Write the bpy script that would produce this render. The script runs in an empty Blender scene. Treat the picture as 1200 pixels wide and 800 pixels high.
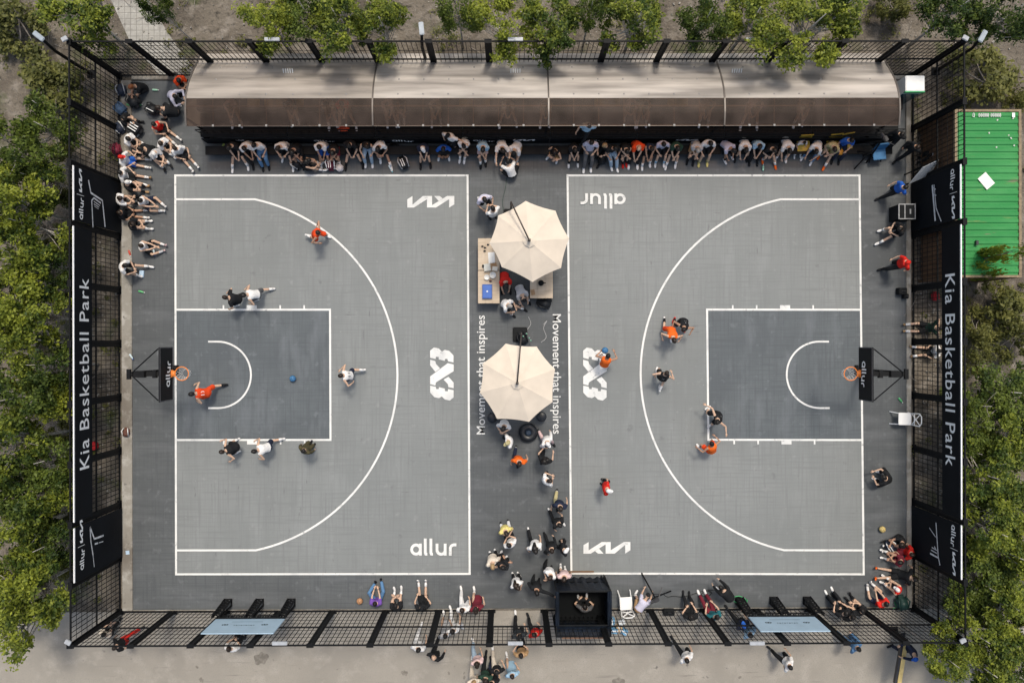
import bpy, bmesh, math, random
import numpy as np
from mathutils import Vector, Matrix, Quaternion
R = math.radians
random.seed(7)
scn = bpy.context.scene
COL = scn.collection

# ------------------------------------------------------------------ camera
CAM = Vector((-0.346, 1.264, 30.037))
cd = bpy.data.cameras.new('camera'); cam = bpy.data.objects.new('camera', cd); COL.objects.link(cam)
cam.location = CAM
cam.rotation_mode = 'QUATERNION'
CROT = Matrix.Rotation(-0.0023, 3, 'Z') @ Matrix.Rotation(-0.0048, 3, 'Y') @ Matrix.Rotation(-0.0004, 3, 'X')
cam.rotation_quaternion = CROT.to_quaternion()
cd.sensor_width = 36; cd.lens = 28; cd.clip_end = 500
scn.camera = cam

# ------------------------------------------------------------------ light
w = bpy.data.worlds.new("World"); scn.world = w; w.use_nodes = True
SUN = Vector((0.10, 0.40, 0.91)).normalized()
nt = w.node_tree; bg = nt.nodes['Background']
sky = nt.nodes.new('ShaderNodeTexSky'); sky.sky_type = 'NISHITA'; sky.sun_disc = False
sky.sun_elevation = math.asin(SUN.z); sky.sun_rotation = math.atan2(SUN.x, SUN.y)
sky.dust_density = 4.0; sky.air_density = 1.0; sky.ozone_density = 1.0
tint = nt.nodes.new('ShaderNodeMix'); tint.data_type = 'RGBA'; tint.blend_type = 'MULTIPLY'; tint.inputs['Factor'].default_value = 1; tint.inputs['B'].default_value = (1.0, .985, .90, 1)
nt.links.new(sky.outputs[0], tint.inputs['A']); nt.links.new(tint.outputs['Result'], bg.inputs[0]); bg.inputs[1].default_value = 0.15
sl = bpy.data.lights.new('sun', 'SUN'); sl.energy = 1.7; sl.angle = R(9); sl.color = (1, 0.93, 0.82)
so = bpy.data.objects.new('sun', sl); COL.objects.link(so); so.location = (0, 10, 30)
so.rotation_mode = 'QUATERNION'; so.rotation_quaternion = SUN.to_track_quat('Z', 'Y')
scn.view_settings.view_transform = 'Standard'; scn.view_settings.look = 'None'
scn.view_settings.gamma = 1; scn.view_settings.exposure = 0.36

# ------------------------------------------------------------------ helpers
def ray(px, py):
    return CROT @ Vector(((px - 600) / 933.33, -(py - 400) / 933.33, -1.0))
def at(px, py, z=0.0):
    """a spot seen in the photograph, at its real height z above the ground"""
    d = ray(px, py); t = (z - CAM.z) / d.z
    return CAM + d * t
def onx(px, py, X):
    d = ray(px, py); return CAM + d * ((X - CAM.x) / d.x)
def ony(px, py, Y):
    d = ray(px, py); return CAM + d * ((Y - CAM.y) / d.y)

def tag(o, label=None, cat=None, group=None, kind=None):
    if label: o['label'] = label
    if cat: o['category'] = cat
    if group: o['group'] = group
    if kind: o['kind'] = kind
    return o
def empty(name, loc, rz=0, label=None, cat=None, group=None):
    o = bpy.data.objects.new(name, None); COL.objects.link(o)
    o.location = loc; o.rotation_euler = (0, 0, rz); o.empty_display_size = 0.2
    return tag(o, label, cat, group)
def copy_tree(o, parent=None):
    c = o.copy(); COL.objects.link(c); c.parent = parent
    for ch in list(o.children): copy_tree(ch, c)
    return c

class MB:
    """collects shapes, then links them as one mesh object"""
    def __init__(s): s.v = []; s.f = []; s.m = []
    def add(s, vs, fs, mi=0):
        b = len(s.v); s.v.extend([tuple(v) for v in vs])
        s.f.extend([tuple(i + b for i in f) for f in fs]); s.m.extend([mi] * len(fs)); return s
    def box(s, c, d, M=None, mi=0, bev=0):
        x, y, z = d[0] / 2, d[1] / 2, d[2] / 2
        c = Vector(c)
        if bev:
            bm = bmesh.new(); bmesh.ops.create_cube(bm, size=1)
            for v in bm.verts: v.co = Vector((v.co.x * d[0], v.co.y * d[1], v.co.z * d[2]))
            bmesh.ops.bevel(bm, geom=bm.edges[:], offset=bev, segments=2, affect='EDGES')
            vs = [(M @ v.co if M else v.co) + c for v in bm.verts]
            bm.verts.index_update(); fs = [[v.index for v in f.verts] for f in bm.faces]; bm.free()
            return s.add(vs, fs, mi)
        vs = [Vector((i * x, j * y, k * z)) for k in (-1, 1) for j in (-1, 1) for i in (-1, 1)]
        vs = [(M @ v if M else v) + c for v in vs]
        return s.add(vs, [(0, 2, 3, 1), (4, 5, 7, 6), (0, 1, 5, 4), (2, 6, 7, 3), (0, 4, 6, 2), (1, 3, 7, 5)], mi)
    def bar(s, a, b, w, h=None, mi=0, up=(0, 0, 1)):
        a, b = Vector(a), Vector(b); h = h or w; d = b - a
        if d.length < 1e-6: return s
        z = d.normalized(); u = Vector(up)
        if abs(z.dot(u)) > .98: u = Vector((0, 1, 0))
        x = z.cross(u).normalized(); y = x.cross(z)
        M = Matrix((x, z, y)).transposed()
        return s.box((a + b) / 2, (w, d.length, h), M, mi)
    def tube(s, pts, rad, n=8, mi=0, cap=True):
        pts = [Vector(p) for p in pts]
        if not hasattr(rad, '__len__'): rad = [rad] * len(pts)
        b = []; prev = None
        for i, p in enumerate(pts):
            d = (pts[min(i + 1, len(pts) - 1)] - pts[max(i - 1, 0)]).normalized()
            if prev is None:
                u = Vector((0, 0, 1)) if abs(d.z) < .9 else Vector((1, 0, 0))
                x = d.cross(u).normalized()
            else:
                x = (prev - d * prev.dot(d)).normalized()
            prev = x; y = d.cross(x)
            b.append([p + (x * math.cos(2 * math.pi * k / n) + y * math.sin(2 * math.pi * k / n)) * rad[i] for k in range(n)])
        vs = [v for r in b for v in r]; fs = []
        for i in range(len(b) - 1):
            for k in range(n):
                fs.append((i * n + k, i * n + (k + 1) % n, (i + 1) * n + (k + 1) % n, (i + 1) * n + k))
        if cap:
            fs.append(tuple(range(n))[::-1]); fs.append(tuple((len(b) - 1) * n + k for k in range(n)))
        return s.add(vs, fs, mi)
    def lathe(s, prof, n=16, c=(0, 0, 0), M=None, mi=0):
        c = Vector(c); vs = []; fs = []
        for r, z in prof:
            for k in range(n):
                a = 2 * math.pi * k / n; v = Vector((r * math.cos(a), r * math.sin(a), z))
                vs.append((M @ v if M else v) + c)
        for i in range(len(prof) - 1):
            for k in range(n):
                fs.append((i * n + k, i * n + (k + 1) % n, (i + 1) * n + (k + 1) % n, (i + 1) * n + k))
        fs.append(tuple(range(n))[::-1]); fs.append(tuple((len(prof) - 1) * n + k for k in range(n)))
        return s.add(vs, fs, mi)
    def ball(s, c, r, n=12, mi=0, M=None):
        m = max(4, n // 2)
        rr = r if hasattr(r, '__len__') else (r, r, r); c = Vector(c); vs = []; fs = []
        for i in range(m + 1):
            t = math.pi * i / m
            for k in range(n):
                a = 2 * math.pi * k / n
                v = Vector((rr[0] * math.sin(t) * math.cos(a), rr[1] * math.sin(t) * math.sin(a), rr[2] * math.cos(t)))
                vs.append((M @ v if M else v) + c)
        for i in range(m):
            for k in range(n):
                fs.append((i * n + k, (i + 1) * n + k, (i + 1) * n + (k + 1) % n, i * n + (k + 1) % n))
        return s.add(vs, fs, mi)
    def poly(s, pts, mi=0): return s.add(pts, [tuple(range(len(pts)))], mi)
    def prism(s, pts, n, t, mi=0):
        """polygon pts extruded by t along n"""
        pts = [Vector(p) for p in pts]; n = Vector(n).normalized() * t; k = len(pts)
        vs = pts + [p + n for p in pts]
        fs = [tuple(range(k))[::-1], tuple(range(k, 2 * k))] + [(i, (i + 1) % k, (i + 1) % k + k, i + k) for i in range(k)]
        return s.add(vs, fs, mi)
    def build(s, name, mat, parent=None, smooth=False, loc=None):
        me = bpy.data.meshes.new(name)
        o0 = Vector(loc) if loc is not None else Vector((0, 0, 0))
        me.from_pydata([tuple(Vector(v) - o0) for v in s.v], [], s.f)
        for m in (mat if isinstance(mat, (list, tuple)) else [mat]): me.materials.append(m)
        if any(s.m): me.polygons.foreach_set('material_index', s.m)
        if smooth: me.polygons.foreach_set('use_smooth', [True] * len(me.polygons))
        me.validate(); me.update()
        o = bpy.data.objects.new(name, me); COL.objects.link(o); o.location = o0
        if parent: o.parent = parent
        return o

# ------------------------------------------------------------------ materials
_m = {}
def mat(name, rgb, rough=.7, metal=0, var=.12, scale=8, spec=.4, bump=0, bscale=40, alpha=None, detail=4):
    if name in _m: return _m[name]
    m = bpy.data.materials.new(name); m.use_nodes = True; n = m.node_tree.nodes; l = m.node_tree.links
    b = n['Principled BSDF']; b.inputs['Roughness'].default_value = rough; b.inputs['Metallic'].default_value = metal
    b.inputs['Specular IOR Level'].default_value = spec
    if var:
        tc = n.new('ShaderNodeTexCoord'); tx = n.new('ShaderNodeTexNoise'); tx.inputs['Scale'].default_value = scale
        tx.inputs['Detail'].default_value = detail; l.new(tc.outputs['Object'], tx.inputs['Vector'])
        rp = n.new('ShaderNodeValToRGB'); l.new(tx.outputs['Fac'], rp.inputs[0])
        rp.color_ramp.elements[0].position = .3; rp.color_ramp.elements[1].position = .7
        rp.color_ramp.elements[0].color = (*[c * (1 - var) for c in rgb], 1)
        rp.color_ramp.elements[1].color = (*[min(1, c * (1 + var)) for c in rgb], 1)
        l.new(rp.outputs[0], b.inputs['Base Color'])
    else: b.inputs['Base Color'].default_value = (*rgb, 1)
    if bump:
        t2 = n.new('ShaderNodeTexNoise'); t2.inputs['Scale'].default_value = bscale; t2.inputs['Detail'].default_value = 3
        tc2 = n.new('ShaderNodeTexCoord'); l.new(tc2.outputs['Object'], t2.inputs['Vector'])
        bp = n.new('ShaderNodeBump'); bp.inputs['Strength'].default_value = bump; bp.inputs['Distance'].default_value = .03
        l.new(t2.outputs['Fac'], bp.inputs['Height']); l.new(bp.outputs[0], b.inputs['Normal'])
    if alpha is not None: b.inputs['Alpha'].default_value = alpha
    _m[name] = m; return m

def layered(name, base, layers, rough=.9, bump=None, tiles=None, rvar=None):
    """base colour with noise layers: (colour, scale, lo, hi, detail); optional bump and tile joints, in metres"""
    m = bpy.data.materials.new(name); m.use_nodes = True; n = m.node_tree.nodes; l = m.node_tree.links
    b = n['Principled BSDF']; b.inputs['Roughness'].default_value = rough; b.inputs['Specular IOR Level'].default_value = .3
    g = n.new('ShaderNodeNewGeometry'); pos = g.outputs['Position']
    cur = None
    rgb = n.new('ShaderNodeRGB'); rgb.outputs[0].default_value = (*base, 1); cur = rgb.outputs[0]
    for (c, sc, lo, hi, det) in layers:
        st = (1, 1, 1)
        if hasattr(sc, '__len__'): st = sc; sc = 1
        mp = n.new('ShaderNodeMapping'); mp.inputs['Scale'].default_value = st; l.new(pos, mp.inputs[0])
        mp.inputs['Location'].default_value = (random.uniform(0, 50), random.uniform(0, 50), 0)
        tx = n.new('ShaderNodeTexNoise'); tx.inputs['Scale'].default_value = sc; tx.inputs['Detail'].default_value = det
        tx.inputs['Roughness'].default_value = .6
        l.new(mp.outputs[0], tx.inputs['Vector'])
        rp = n.new('ShaderNodeMapRange'); rp.inputs[1].default_value = lo; rp.inputs[2].default_value = hi
        l.new(tx.outputs['Fac'], rp.inputs[0])
        mx = n.new('ShaderNodeMix'); mx.data_type = 'RGBA'; l.new(rp.outputs[0], mx.inputs['Factor'])
        l.new(cur, mx.inputs['A']); mx.inputs['B'].default_value = (*c, 1); cur = mx.outputs['Result']
    if tiles:
        size, col, wdt, fac = tiles
        bt = n.new('ShaderNodeTexBrick'); bt.offset = 0; bt.inputs['Scale'].default_value = 1
        bt.inputs['Brick Width'].default_value = size; bt.inputs['Row Height'].default_value = size
        bt.inputs['Mortar Size'].default_value = wdt; bt.inputs['Mortar Smooth'].default_value = .3
        l.new(pos, bt.inputs['Vector'])
        ma = n.new('ShaderNodeMath'); ma.operation = 'MULTIPLY'; ma.inputs[1].default_value = fac; l.new(bt.outputs['Fac'], ma.inputs[0])
        mx = n.new('ShaderNodeMix'); mx.data_type = 'RGBA'; l.new(ma.outputs[0], mx.inputs['Factor'])
        l.new(cur, mx.inputs['A']); mx.inputs['B'].default_value = (*col, 1); cur = mx.outputs['Result']
    l.new(cur, b.inputs['Base Color'])
    if bump:
        s, st, d = bump
        t2 = n.new('ShaderNodeTexNoise'); t2.inputs['Scale'].default_value = s; t2.inputs['Detail'].default_value = 5; l.new(pos, t2.inputs['Vector'])
        bp = n.new('ShaderNodeBump'); bp.inputs['Strength'].default_value = st; bp.inputs['Distance'].default_value = d
        l.new(t2.outputs['Fac'], bp.inputs['Height']); l.new(bp.outputs[0], b.inputs['Normal'])
    return m

M_black = mat('black_paint', (.010, .011, .012), .7, var=.25, scale=3, spec=.15)
M_post = mat('black_steel', (.006, .0065, .0075), .6, var=.2, scale=5, spec=.15)
M_white = mat('white_paint', (.78, .78, .76), .5, var=.05)
M_court_white = layered('worn_white_paint', (.70, .70, .68), [((.52, .53, .53), 1.1, .48, .72, 6), ((.34, .35, .35), 6, .60, .72, 6), ((.24, .25, .25), (3, 22, 1), .66, .74, 4)], .7)
M_banner = mat('black_banner', (.005, .0062, .0085), .75, spec=.12, var=.2, scale=1.5, bump=.25, bscale=3)
M_ban_white = mat('banner_white', (.8, .8, .8), .6, var=.04)
M_ban_grey = mat('banner_grey', (.38, .39, .41), .6, var=.1)
M_concrete = layered('kerb_concrete', (.28, .262, .228), [((.17, .15, .125), .35, .45, .62, 5), ((.45, .43, .39), 2.2, .5, .75, 6), ((.12, .11, .10), 5, .62, .75, 6)], .9, (14, .3, .02))

# ------------------------------------------------------------------ lettering
def text_shape(s, size, bold=0.0, space=1.0):
    c = bpy.data.curves.new('t', 'FONT'); c.body = s; c.size = size; c.offset = bold; c.resolution_u = 3; c.space_character = space
    o = bpy.data.objects.new('t', c); COL.objects.link(o)
    dg = bpy.context.evaluated_depsgraph_get(); dg.update()
    me = bpy.data.meshes.new_from_object(o.evaluated_get(dg))
    v = [(p.co.x, p.co.y) for p in me.vertices]; f = [tuple(p.vertices) for p in me.polygons]
    bpy.data.objects.remove(o); bpy.data.curves.remove(c); bpy.data.meshes.remove(me)
    return v, f
def norm_shape(sh, width, height=None):
    """centre a shape and scale it to the width (and height) wanted"""
    v, f = sh; a = np.array([p[:2] for p in v]); lo, hi = a.min(0), a.max(0)
    sx = width / (hi[0] - lo[0]); sy = sx if height is None else height / (hi[1] - lo[1])
    return [((p[0] - (lo[0] + hi[0]) / 2) * sx, (p[1] - (lo[1] + hi[1]) / 2) * sy) + tuple(p[2:]) for p in v], f
def join_shapes(items):
    V = []; F = []
    for sh, dx in items:
        b = len(V); V += [(p[0] + dx,) + tuple(p[1:]) for p in sh[0]]; F += [tuple(i + b for i in f) for f in sh[1]]
    return V, F
def poly_shape(polys):
    V = []; F = []
    for k, p in enumerate(polys):
        b = len(V); V += [(x, y, k * .0008) for x, y in p]; F.append(tuple(range(b, b + len(p))))
    return V, F
def stroke(pts, wd):
    """a polyline as quads, miter joined"""
    q = [np.array(p, float) for p in pts]; pts = [q[0]] + [b for a, b in zip(q[:-1], q[1:]) if np.linalg.norm(b - a) > 1e-4]; L = []; Rr = []
    for i, p in enumerate(pts):
        if i == 0: d = pts[1] - p
        elif i == len(pts) - 1: d = p - pts[-2]
        else:
            d1 = pts[i] - pts[i - 1]; d2 = pts[i + 1] - pts[i]; d = d1 / np.linalg.norm(d1) + d2 / np.linalg.norm(d2)
        d = d / (np.linalg.norm(d) + 1e-9); nn = np.array([-d[1], d[0]]) * wd / 2
        L.append(p + nn); Rr.append(p - nn)
    return [[tuple(Rr[i]), tuple(Rr[i + 1]), tuple(L[i + 1]), tuple(L[i])] for i in range(len(pts) - 1)]
def arc(cx, cy, r, a0, a1, n=14):
    return [(cx + r * math.cos(R(a0 + (a1 - a0) * i / n)), cy + r * math.sin(R(a0 + (a1 - a0) * i / n))) for i in range(n + 1)]
def allur_shape():
    wd = .22; P = []
    P += stroke(arc(.45, .45, .34, 0, 360, 22), wd); P += stroke([(.80, 0), (.80, .9)], wd)          # a
    for x in (1.18, 1.62): P += stroke([(x, 1.28), (x, .2), (x + .03, .10), (x + .16, .10)], wd)       # l l
    P += stroke([(2.1, .9), (2.1, .42)] + arc(2.42, .42, .32, 180, 270, 7) + [(2.46, .10)], wd) ; P += stroke([(2.40, .11)] + arc(2.42, .42, .32, 272, 360, 7) + [(2.74, .9)], wd); P += stroke([(2.74, .5), (2.74, 0)], wd)
    P += stroke([(3.14, 0), (3.14, .55)] + arc(3.45, .5, .31, 165, 90, 6) + [(3.62, .81)], wd)          # r
    return poly_shape(P)
def sign_shape():
    g = lambda L: [((x - 509) / 543., (478 - y) / 543.) for x, y in L]
    P = [g([(238, 380), (298, 345), (298, 478), (238, 478)]), g([(298, 440), (450, 345), (494, 345), (494, 372), (322, 478), (298, 478)]),
         g([(418, 420), (470, 478), (408, 478), (372, 450)]), g([(494, 345), (553, 345), (553, 478), (494, 478)]),
         g([(553, 440), (705, 345), (720, 345), (720, 378), (600, 478), (553, 478)]), g([(720, 345), (780, 345), (780, 440), (720, 478)])]
    P = [p[::-1] for p in P]
    return poly_shape(P)
def three_shape():
    g = lambda L: [((x - 297) / 169., (298 - y) / 169.) for x, y in L]
    top = [(213, 130), (240, 108), (275, 115), (298, 138), (318, 125), (350, 132), (381, 165), (381, 215), (342, 207), (337, 190), (320, 190), (318, 204), (275, 193), (275, 176), (255, 174), (252, 190), (213, 182)]
    bot = [(594 - x, 596 - y) for x, y in top]
    P = [top, [(213, 315), (340, 220), (382, 230), (382, 278), (254, 358), (250, 380), (213, 370)], [(213, 195), (250, 205), (255, 225), (285, 258), (250, 282), (213, 235)],
         [(345, 318), (382, 360), (382, 400), (344, 392), (340, 370), (309, 338)], bot]
    return poly_shape([g(p)[::-1] for p in P])
def place_shape(mb, sh, O, U, V, off=0, mi=0):
    O, U, V = Vector(O), Vector(U).normalized(), Vector(V).normalized(); N = U.cross(V)
    mb.add([O + U * p[0] + V * p[1] + N * (off + (p[2] if len(p) > 2 else 0)) for p in sh[0]], sh[1], mi)
SH_ALLUR = allur_shape(); SH_SIGN = sign_shape(); SH_333 = three_shape()

# ------------------------------------------------------------------ the setting: ground, plaza, court
FX, FY0, FY1, FH = 14.95, -8.86, 11.27, 3.45      # fence lines and height
M_dirt = layered('dry_soil', (.150, .129, .103), [((.095, .080, .064), .5, .42, .62, 5), ((.25, .222, .19), 1.6, .5, .72, 6), ((.035, .032, .026), 4.5, .55, .72, 6), ((.33, .31, .28), 11, .66, .74, 3), ((.06, .075, .025), .8, .55, .72, 5)], .95, (9, .9, .08))
M_plaza = layered('plaza_asphalt', (0.3065, 0.2819, 0.2434), [((0.2515, 0.232, 0.2012), .35, .4, .65, 5), ((0.3627, 0.3341, 0.2925), 1.4, .5, .75, 6), ((0.1404, 0.1276, 0.117), 2.6, .67, .73, 4), ((0.2106, 0.1914, 0.1696), (.5, 7, 1), .62, .72, 4), ((0.234, 0.2204, 0.1989), 30, .5, .7, 2)], .92, (40, .25, .01))
M_path = layered('paver_grey', (.34, .33, .30), [((.25, .24, .22), 1.2, .45, .65, 5), ((.40, .39, .36), 6, .5, .7, 3)], .9, (20, .3, .02), tiles=(.22, (.14, .13, .12), .012, .7))
M_border = layered('dark_court_tile', (0.09408, 0.1021, 0.1061), [((0.06944, 0.07599, 0.08068), .25, .4, .65, 4), ((0.06944, 0.07599, 0.08183), (14, .5, 1), .5, .72, 3), ((0.06944, 0.07599, 0.08183), (.5, 14, 1), .5, .72, 3), ((0.1232, 0.1304, 0.1383), (.35, 1.6, 1), .5, .78, 5), ((0.1456, 0.1531, 0.1614), 3.5, .58, .8, 6)], .62, (60, .15, .006), tiles=(.153, (0.056, 0.06011, 0.0657), .006, .3))
M_court = layered('grey_court_tile', (0.2047, 0.2171, 0.216), [((0.1725, 0.1853, 0.1848), .22, .38, .66, 4), ((0.23, 0.2431, 0.2424), (1.6, .3, 1), .5, .8, 5), ((0.1667, 0.177, 0.1776), (14, .5, 1), .5, .72, 3), ((0.1667, 0.177, 0.1776), (.5, 14, 1), .5, .72, 3), ((0.2587, 0.2655, 0.264), 2.8, .62, .82, 6), ((0.1265, 0.1322, 0.1344), 1.7, .66, .75, 7), ((0.13, 0.135, 0.137), (7, 1.2, 1), .66, .73, 5), ((0.13, 0.135, 0.137), (1.0, 6, 1), .67, .74, 5), ((.27, .275, .272), 7, .68, .76, 5)], .6, (60, .15, .006), tiles=(.153, (0.1725, 0.1794, 0.186), .006, .28))
M_key = layered('charcoal_court_tile', (0.1014, 0.1165, 0.1258), [((0.0819, 0.09453, 0.1044), .4, .4, .65, 4), ((0.0754, 0.08631, 0.09581), (14, .5, 1), .5, .72, 3), ((0.0754, 0.08631, 0.09581), (.5, 14, 1), .5, .72, 3), ((0.1365, 0.1507, 0.1659), (1.4, .4, 1), .5, .78, 5), ((0.156, 0.1713, 0.1859), 3, .6, .8, 6)], .6, (60, .15, .006), tiles=(.153, (0.065, 0.07261, 0.08294), .006, .3))

def sheet(name, pts, z, m):
    o = MB().poly([Vector((p[0], p[1], z)) for p in pts]).build(name, m); return tag(o, kind='structure')
sheet('ground', [(-90, -70), (90, -70), (90, 80), (-90, 80)], 0, M_dirt)
sheet('plaza', [(-60, -60), (60, -60), (60, FY0 - .02), (-60, FY0 - .02)], .004, M_plaza)
pp = [at(*p) for p in ((88, -70), (130, 0), (152, 48), (190, 92), (235, 92), (203, 48), (172, 0), (140, -70))]
sheet('path', pp, .008, M_path)
def stain_shadow(cx, cy, r, seed):
    rr = random.Random(seed); c = at(cx, cy); n = 48; L = []
    for k in range(n):
        a = 2 * math.pi * k / n; q = r / 31.1 * (1 + .22 * math.sin(2 * a + seed) + .14 * math.sin(5 * a) + rr.uniform(-.03, .03)); L.append((c.x + q * math.cos(a), c.y + q * 1.15 * math.sin(a)))
    sheet('stain_shadow_patch', L, .008, M_stain_shadow)
M_stain_shadow = layered('oil_stain_shadow', (.155, .14, .12), [((.235, .215, .185), 7, .42, .66, 6)], .8)  # oil colour, shared by one painted shadow
for q in ((306, 771, 7, 1), (474, 788, 3.2, 2), (236, 796, 2.5, 3), (526, 788, 1.4, 4), (544, 793, 1.6, 5), (544, 788, 1.2, 6), (867, 793, 1.6, 7), (725, 799, 6, 8), (231, 781, 1.5, 9)): stain_shadow(*q)  # oil spots; the wide patch at the bottom edge is a painted shadow
CX0, CX1 = at(156, 437).x, at(1061, 437).x
CY0, CY1 = at(600, 712).y, at(600, 95).y
mb = MB(); mb.box(((CX0 + CX1) / 2, (CY0 + CY1) / 2, .01), (CX1 - CX0, CY1 - CY0, .06)); tag(mb.build('court_floor', M_border), kind='structure')
ZC = .04
kx0, kx1 = -FX + .1, FX - .1
mb = MB(); mb.box(((kx0 + CX0) / 2 - .0, (FY0 + .05 + CY1) / 2, .03), (CX0 - kx0 - .006, CY1 - FY0 - .05, .14), bev=.012)
mb.box(((CX1 + kx1) / 2, (FY0 + .05 + CY1) / 2, .03), (kx1 - CX1 - .006, CY1 - FY0 - .05, .14), bev=.012)
mb.box(((CX0 + CX1) / 2, (FY0 + .05 + CY0) / 2, .028), (CX1 - CX0 - .01, CY0 - FY0 - .06, .12), bev=.012)
mb.box(((CX0 + CX1) / 2, (CY1 + FY1) / 2, .028), (CX1 - CX0 - .01, FY1 - CY1 - .06, .12), bev=.012)
tag(mb.build('kerb', M_concrete), kind='structure')

def court_map(c00, c10, c11, c01):
    P = [at(*c) for c in (c00, c10, c11, c01)]
    def f(u, v, z=0):          # u 0..11 from the baseline, v -7.5..7.5
        s, t = u / 11, (v + 7.5) / 15
        p = P[0] * (1 - s) * (1 - t) + P[1] * s * (1 - t) + P[2] * s * t + P[3] * (1 - s) * t
        return Vector((p.x, p.y, ZC + z))
    return f
LW = .075
lines = MB(); letters = MB()
for side, f in (('l', court_map((207, 672), (550.5, 671.5), (548, 206), (206, 206))), ('r', court_map((1011.5, 672), (669.5, 671), (665, 206), (1006.5, 206)))):
    flip = side == 'r'
    def quad(mbb, u0, v0, u1, v1, z):
        L = [f(u0, v0, z), f(u1, v0, z), f(u1, v1, z), f(u0, v1, z)]
        mbb.poly(L[::-1] if flip else L)
    a = MB(); quad(a, 0, -7.5, 11, 7.5, .004); tag(a.build('court_field', M_court), kind='structure')
    a = MB(); quad(a, 0, -2.45, 5.8, 2.45, .008); tag(a.build('court_key', M_key), kind='structure')
    h = LW / 2
    for q in ((-h, -7.5 - h, 11 + h, -7.5 + h), (-h, 7.5 - h, 11 + h, 7.5 + h), (-h, -7.5 + h, h, 7.5 - h), (11 - h, -7.5 + h, 11 + h, 7.5 - h),
              (h, -2.45 - h, 5.8 + h, -2.45 + h), (h, 2.45 - h, 5.8 + h, 2.45 + h), (5.8 - h, -2.45 + h, 5.8 + h, 2.45 - h)):
        quad(lines, *q, .012)
    for sg in (-1, 1):
        for u, wd in ((1.8, .06), (2.86, .38), (3.93, .06), (4.83, .06)):
            lo, hi = sorted((sg * (2.45 + h), sg * (2.45 + h + .13))); quad(lines, u - wd / 2, lo, u + wd / 2, hi, .012)
    am = math.degrees(math.asin(6.6 / 6.75))
    pl = [(h, -6.6)] + arc(1.575, 0, 6.75, -am, am, 60) + [(h, 6.6)]
    for q in stroke(pl, LW): lines.poly([f(x, y, .016) for x, y in (q[::-1] if flip else q)])
    pl = [(1.22, -1.25)] + arc(1.575, 0, 1.25, -90, 90, 30) + [(1.22, 1.25)]
    for q in stroke(pl, LW * .9): lines.poly([f(x, y, .016) for x, y in (q[::-1] if flip else q)])
tag(lines.build('court_line', M_court_white), kind='structure')
E_, N_ = Vector((1, 0, 0)), Vector((0, 1, 0))
ZL = ZC + .012
def ground_text(sh, px, py, U, V, wd, ht=None):
    p = at(px, py); place_shape(letters, norm_shape(sh, wd, ht), (p.x, p.y, ZL), U, V)
S31 = 31.1
ground_text(SH_ALLUR, 508, 640, E_, N_, 54 / S31, 20 / S31); ground_text(SH_ALLUR, 706.5, 236, -E_, -N_, 53 / S31, 18 / S31)
ground_text(SH_SIGN, 505, 236.8, -E_, -N_, 55 / S31, 13.5 / S31); ground_text(SH_SIGN, 711, 641, E_, N_, 55 / S31, 13.5 / S31)
ground_text(SH_333, 518, 438, E_, N_, 27.5 / S31, 62 / S31); ground_text(SH_333, 697, 438, E_, N_, 27.5 / S31, 62 / S31)
tm = text_shape('Movement that inspires', 1, .004)
ground_text(tm, 565, 439, N_, -E_, 139 / S31, 13 / S31); ground_text(tm, 651, 438, -N_, E_, 140 / S31, 13 / S31)
tag(letters.build('court_lettering', M_court_white), kind='structure')
# ------------------------------------------------------------------ fences
NPX, NPY = 15, 10
DX, DY = 2 * FX / NPX, (FY1 - FY0) / NPY
def panel_mesh(L, z0, z1, rails, wires):
    """welded mesh panel along +x, centred"""
    b = MB(); n = max(3, round(L / .165))
    for i in range(n + 1):
        x = -L / 2 + L * i / n; b.box((x, 0, (z0 + z1) / 2), (.019, .015, z1 - z0))
    for z in wires:
        if z0 < z < z1: b.box((0, .014, z), (L, .013, .015))
    for z in rails:
        if z0 - .01 <= z <= z1 + .01: b.box((0, -.004, z), (L, .045, .05))
    return b
def post_mb(h):
    b = MB()
    for s in (-1, 1): b.box((s * .075, 0, h / 2), (.055, .11, h), bev=.006)
    b.box((0, .02, h / 2), (.1, .02, h - .1)); b.box((0, 0, .02), (.30, .22, .03), bev=.004); b.box((0, 0, h + .012), (.24, .14, .02))
    return b
RAILS = (.06, 1.74, FH - .03); WIRES = (.4, .74, 1.08, 1.42, 2.08, 2.42, 2.76, 3.1)
post0 = post_mb(FH).build('post', M_post); pan0 = {}
def part_copy(o, parent, loc, rz):
    c = o.copy(); COL.objects.link(c); c.parent = parent; c.location = loc; c.rotation_euler = (0, 0, rz); return c
def side_fence(label, A, B, n, skip_low=(), openp=()):
    A, B = Vector(A), Vector(B); d = (B - A); rz = math.atan2(d.y, d.x); L = d.length / n
    root = empty('mesh_fence', A, rz, label, 'fence', 'mesh fences round the court')
    for i in range(n + 1):
        if i == n: break
        part_copy(post0, root, (L * i, 0, 0), 0)
    for i in range(n):
        kind = 'low' if i in skip_low else 'open' if i in openp else 'full'
        key = (round(L, 3), kind)
        if key not in pan0:
            W = L - .22
            if kind == 'full': pb = panel_mesh(W, .05, FH - .03, RAILS, WIRES)
            elif kind == 'low': pb = panel_mesh(W, 1.5, FH - .03, RAILS, (2.6,))
            else: pb = panel_mesh(W, 1.74, FH - .03, RAILS, WIRES)
            pan0[key] = pb.build('mesh_panel', M_post)
            p = pan0[key]; p.parent = root; p.location = (L * (i + .5), 0, 0)
        else: part_copy(pan0[key], root, (L * (i + .5), 0, 0), 0)
    return root
TL, TR, BL, BR = (-FX, FY1, 0), (FX, FY1, 0), (-FX, FY0, 0), (FX, FY0, 0)
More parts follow.
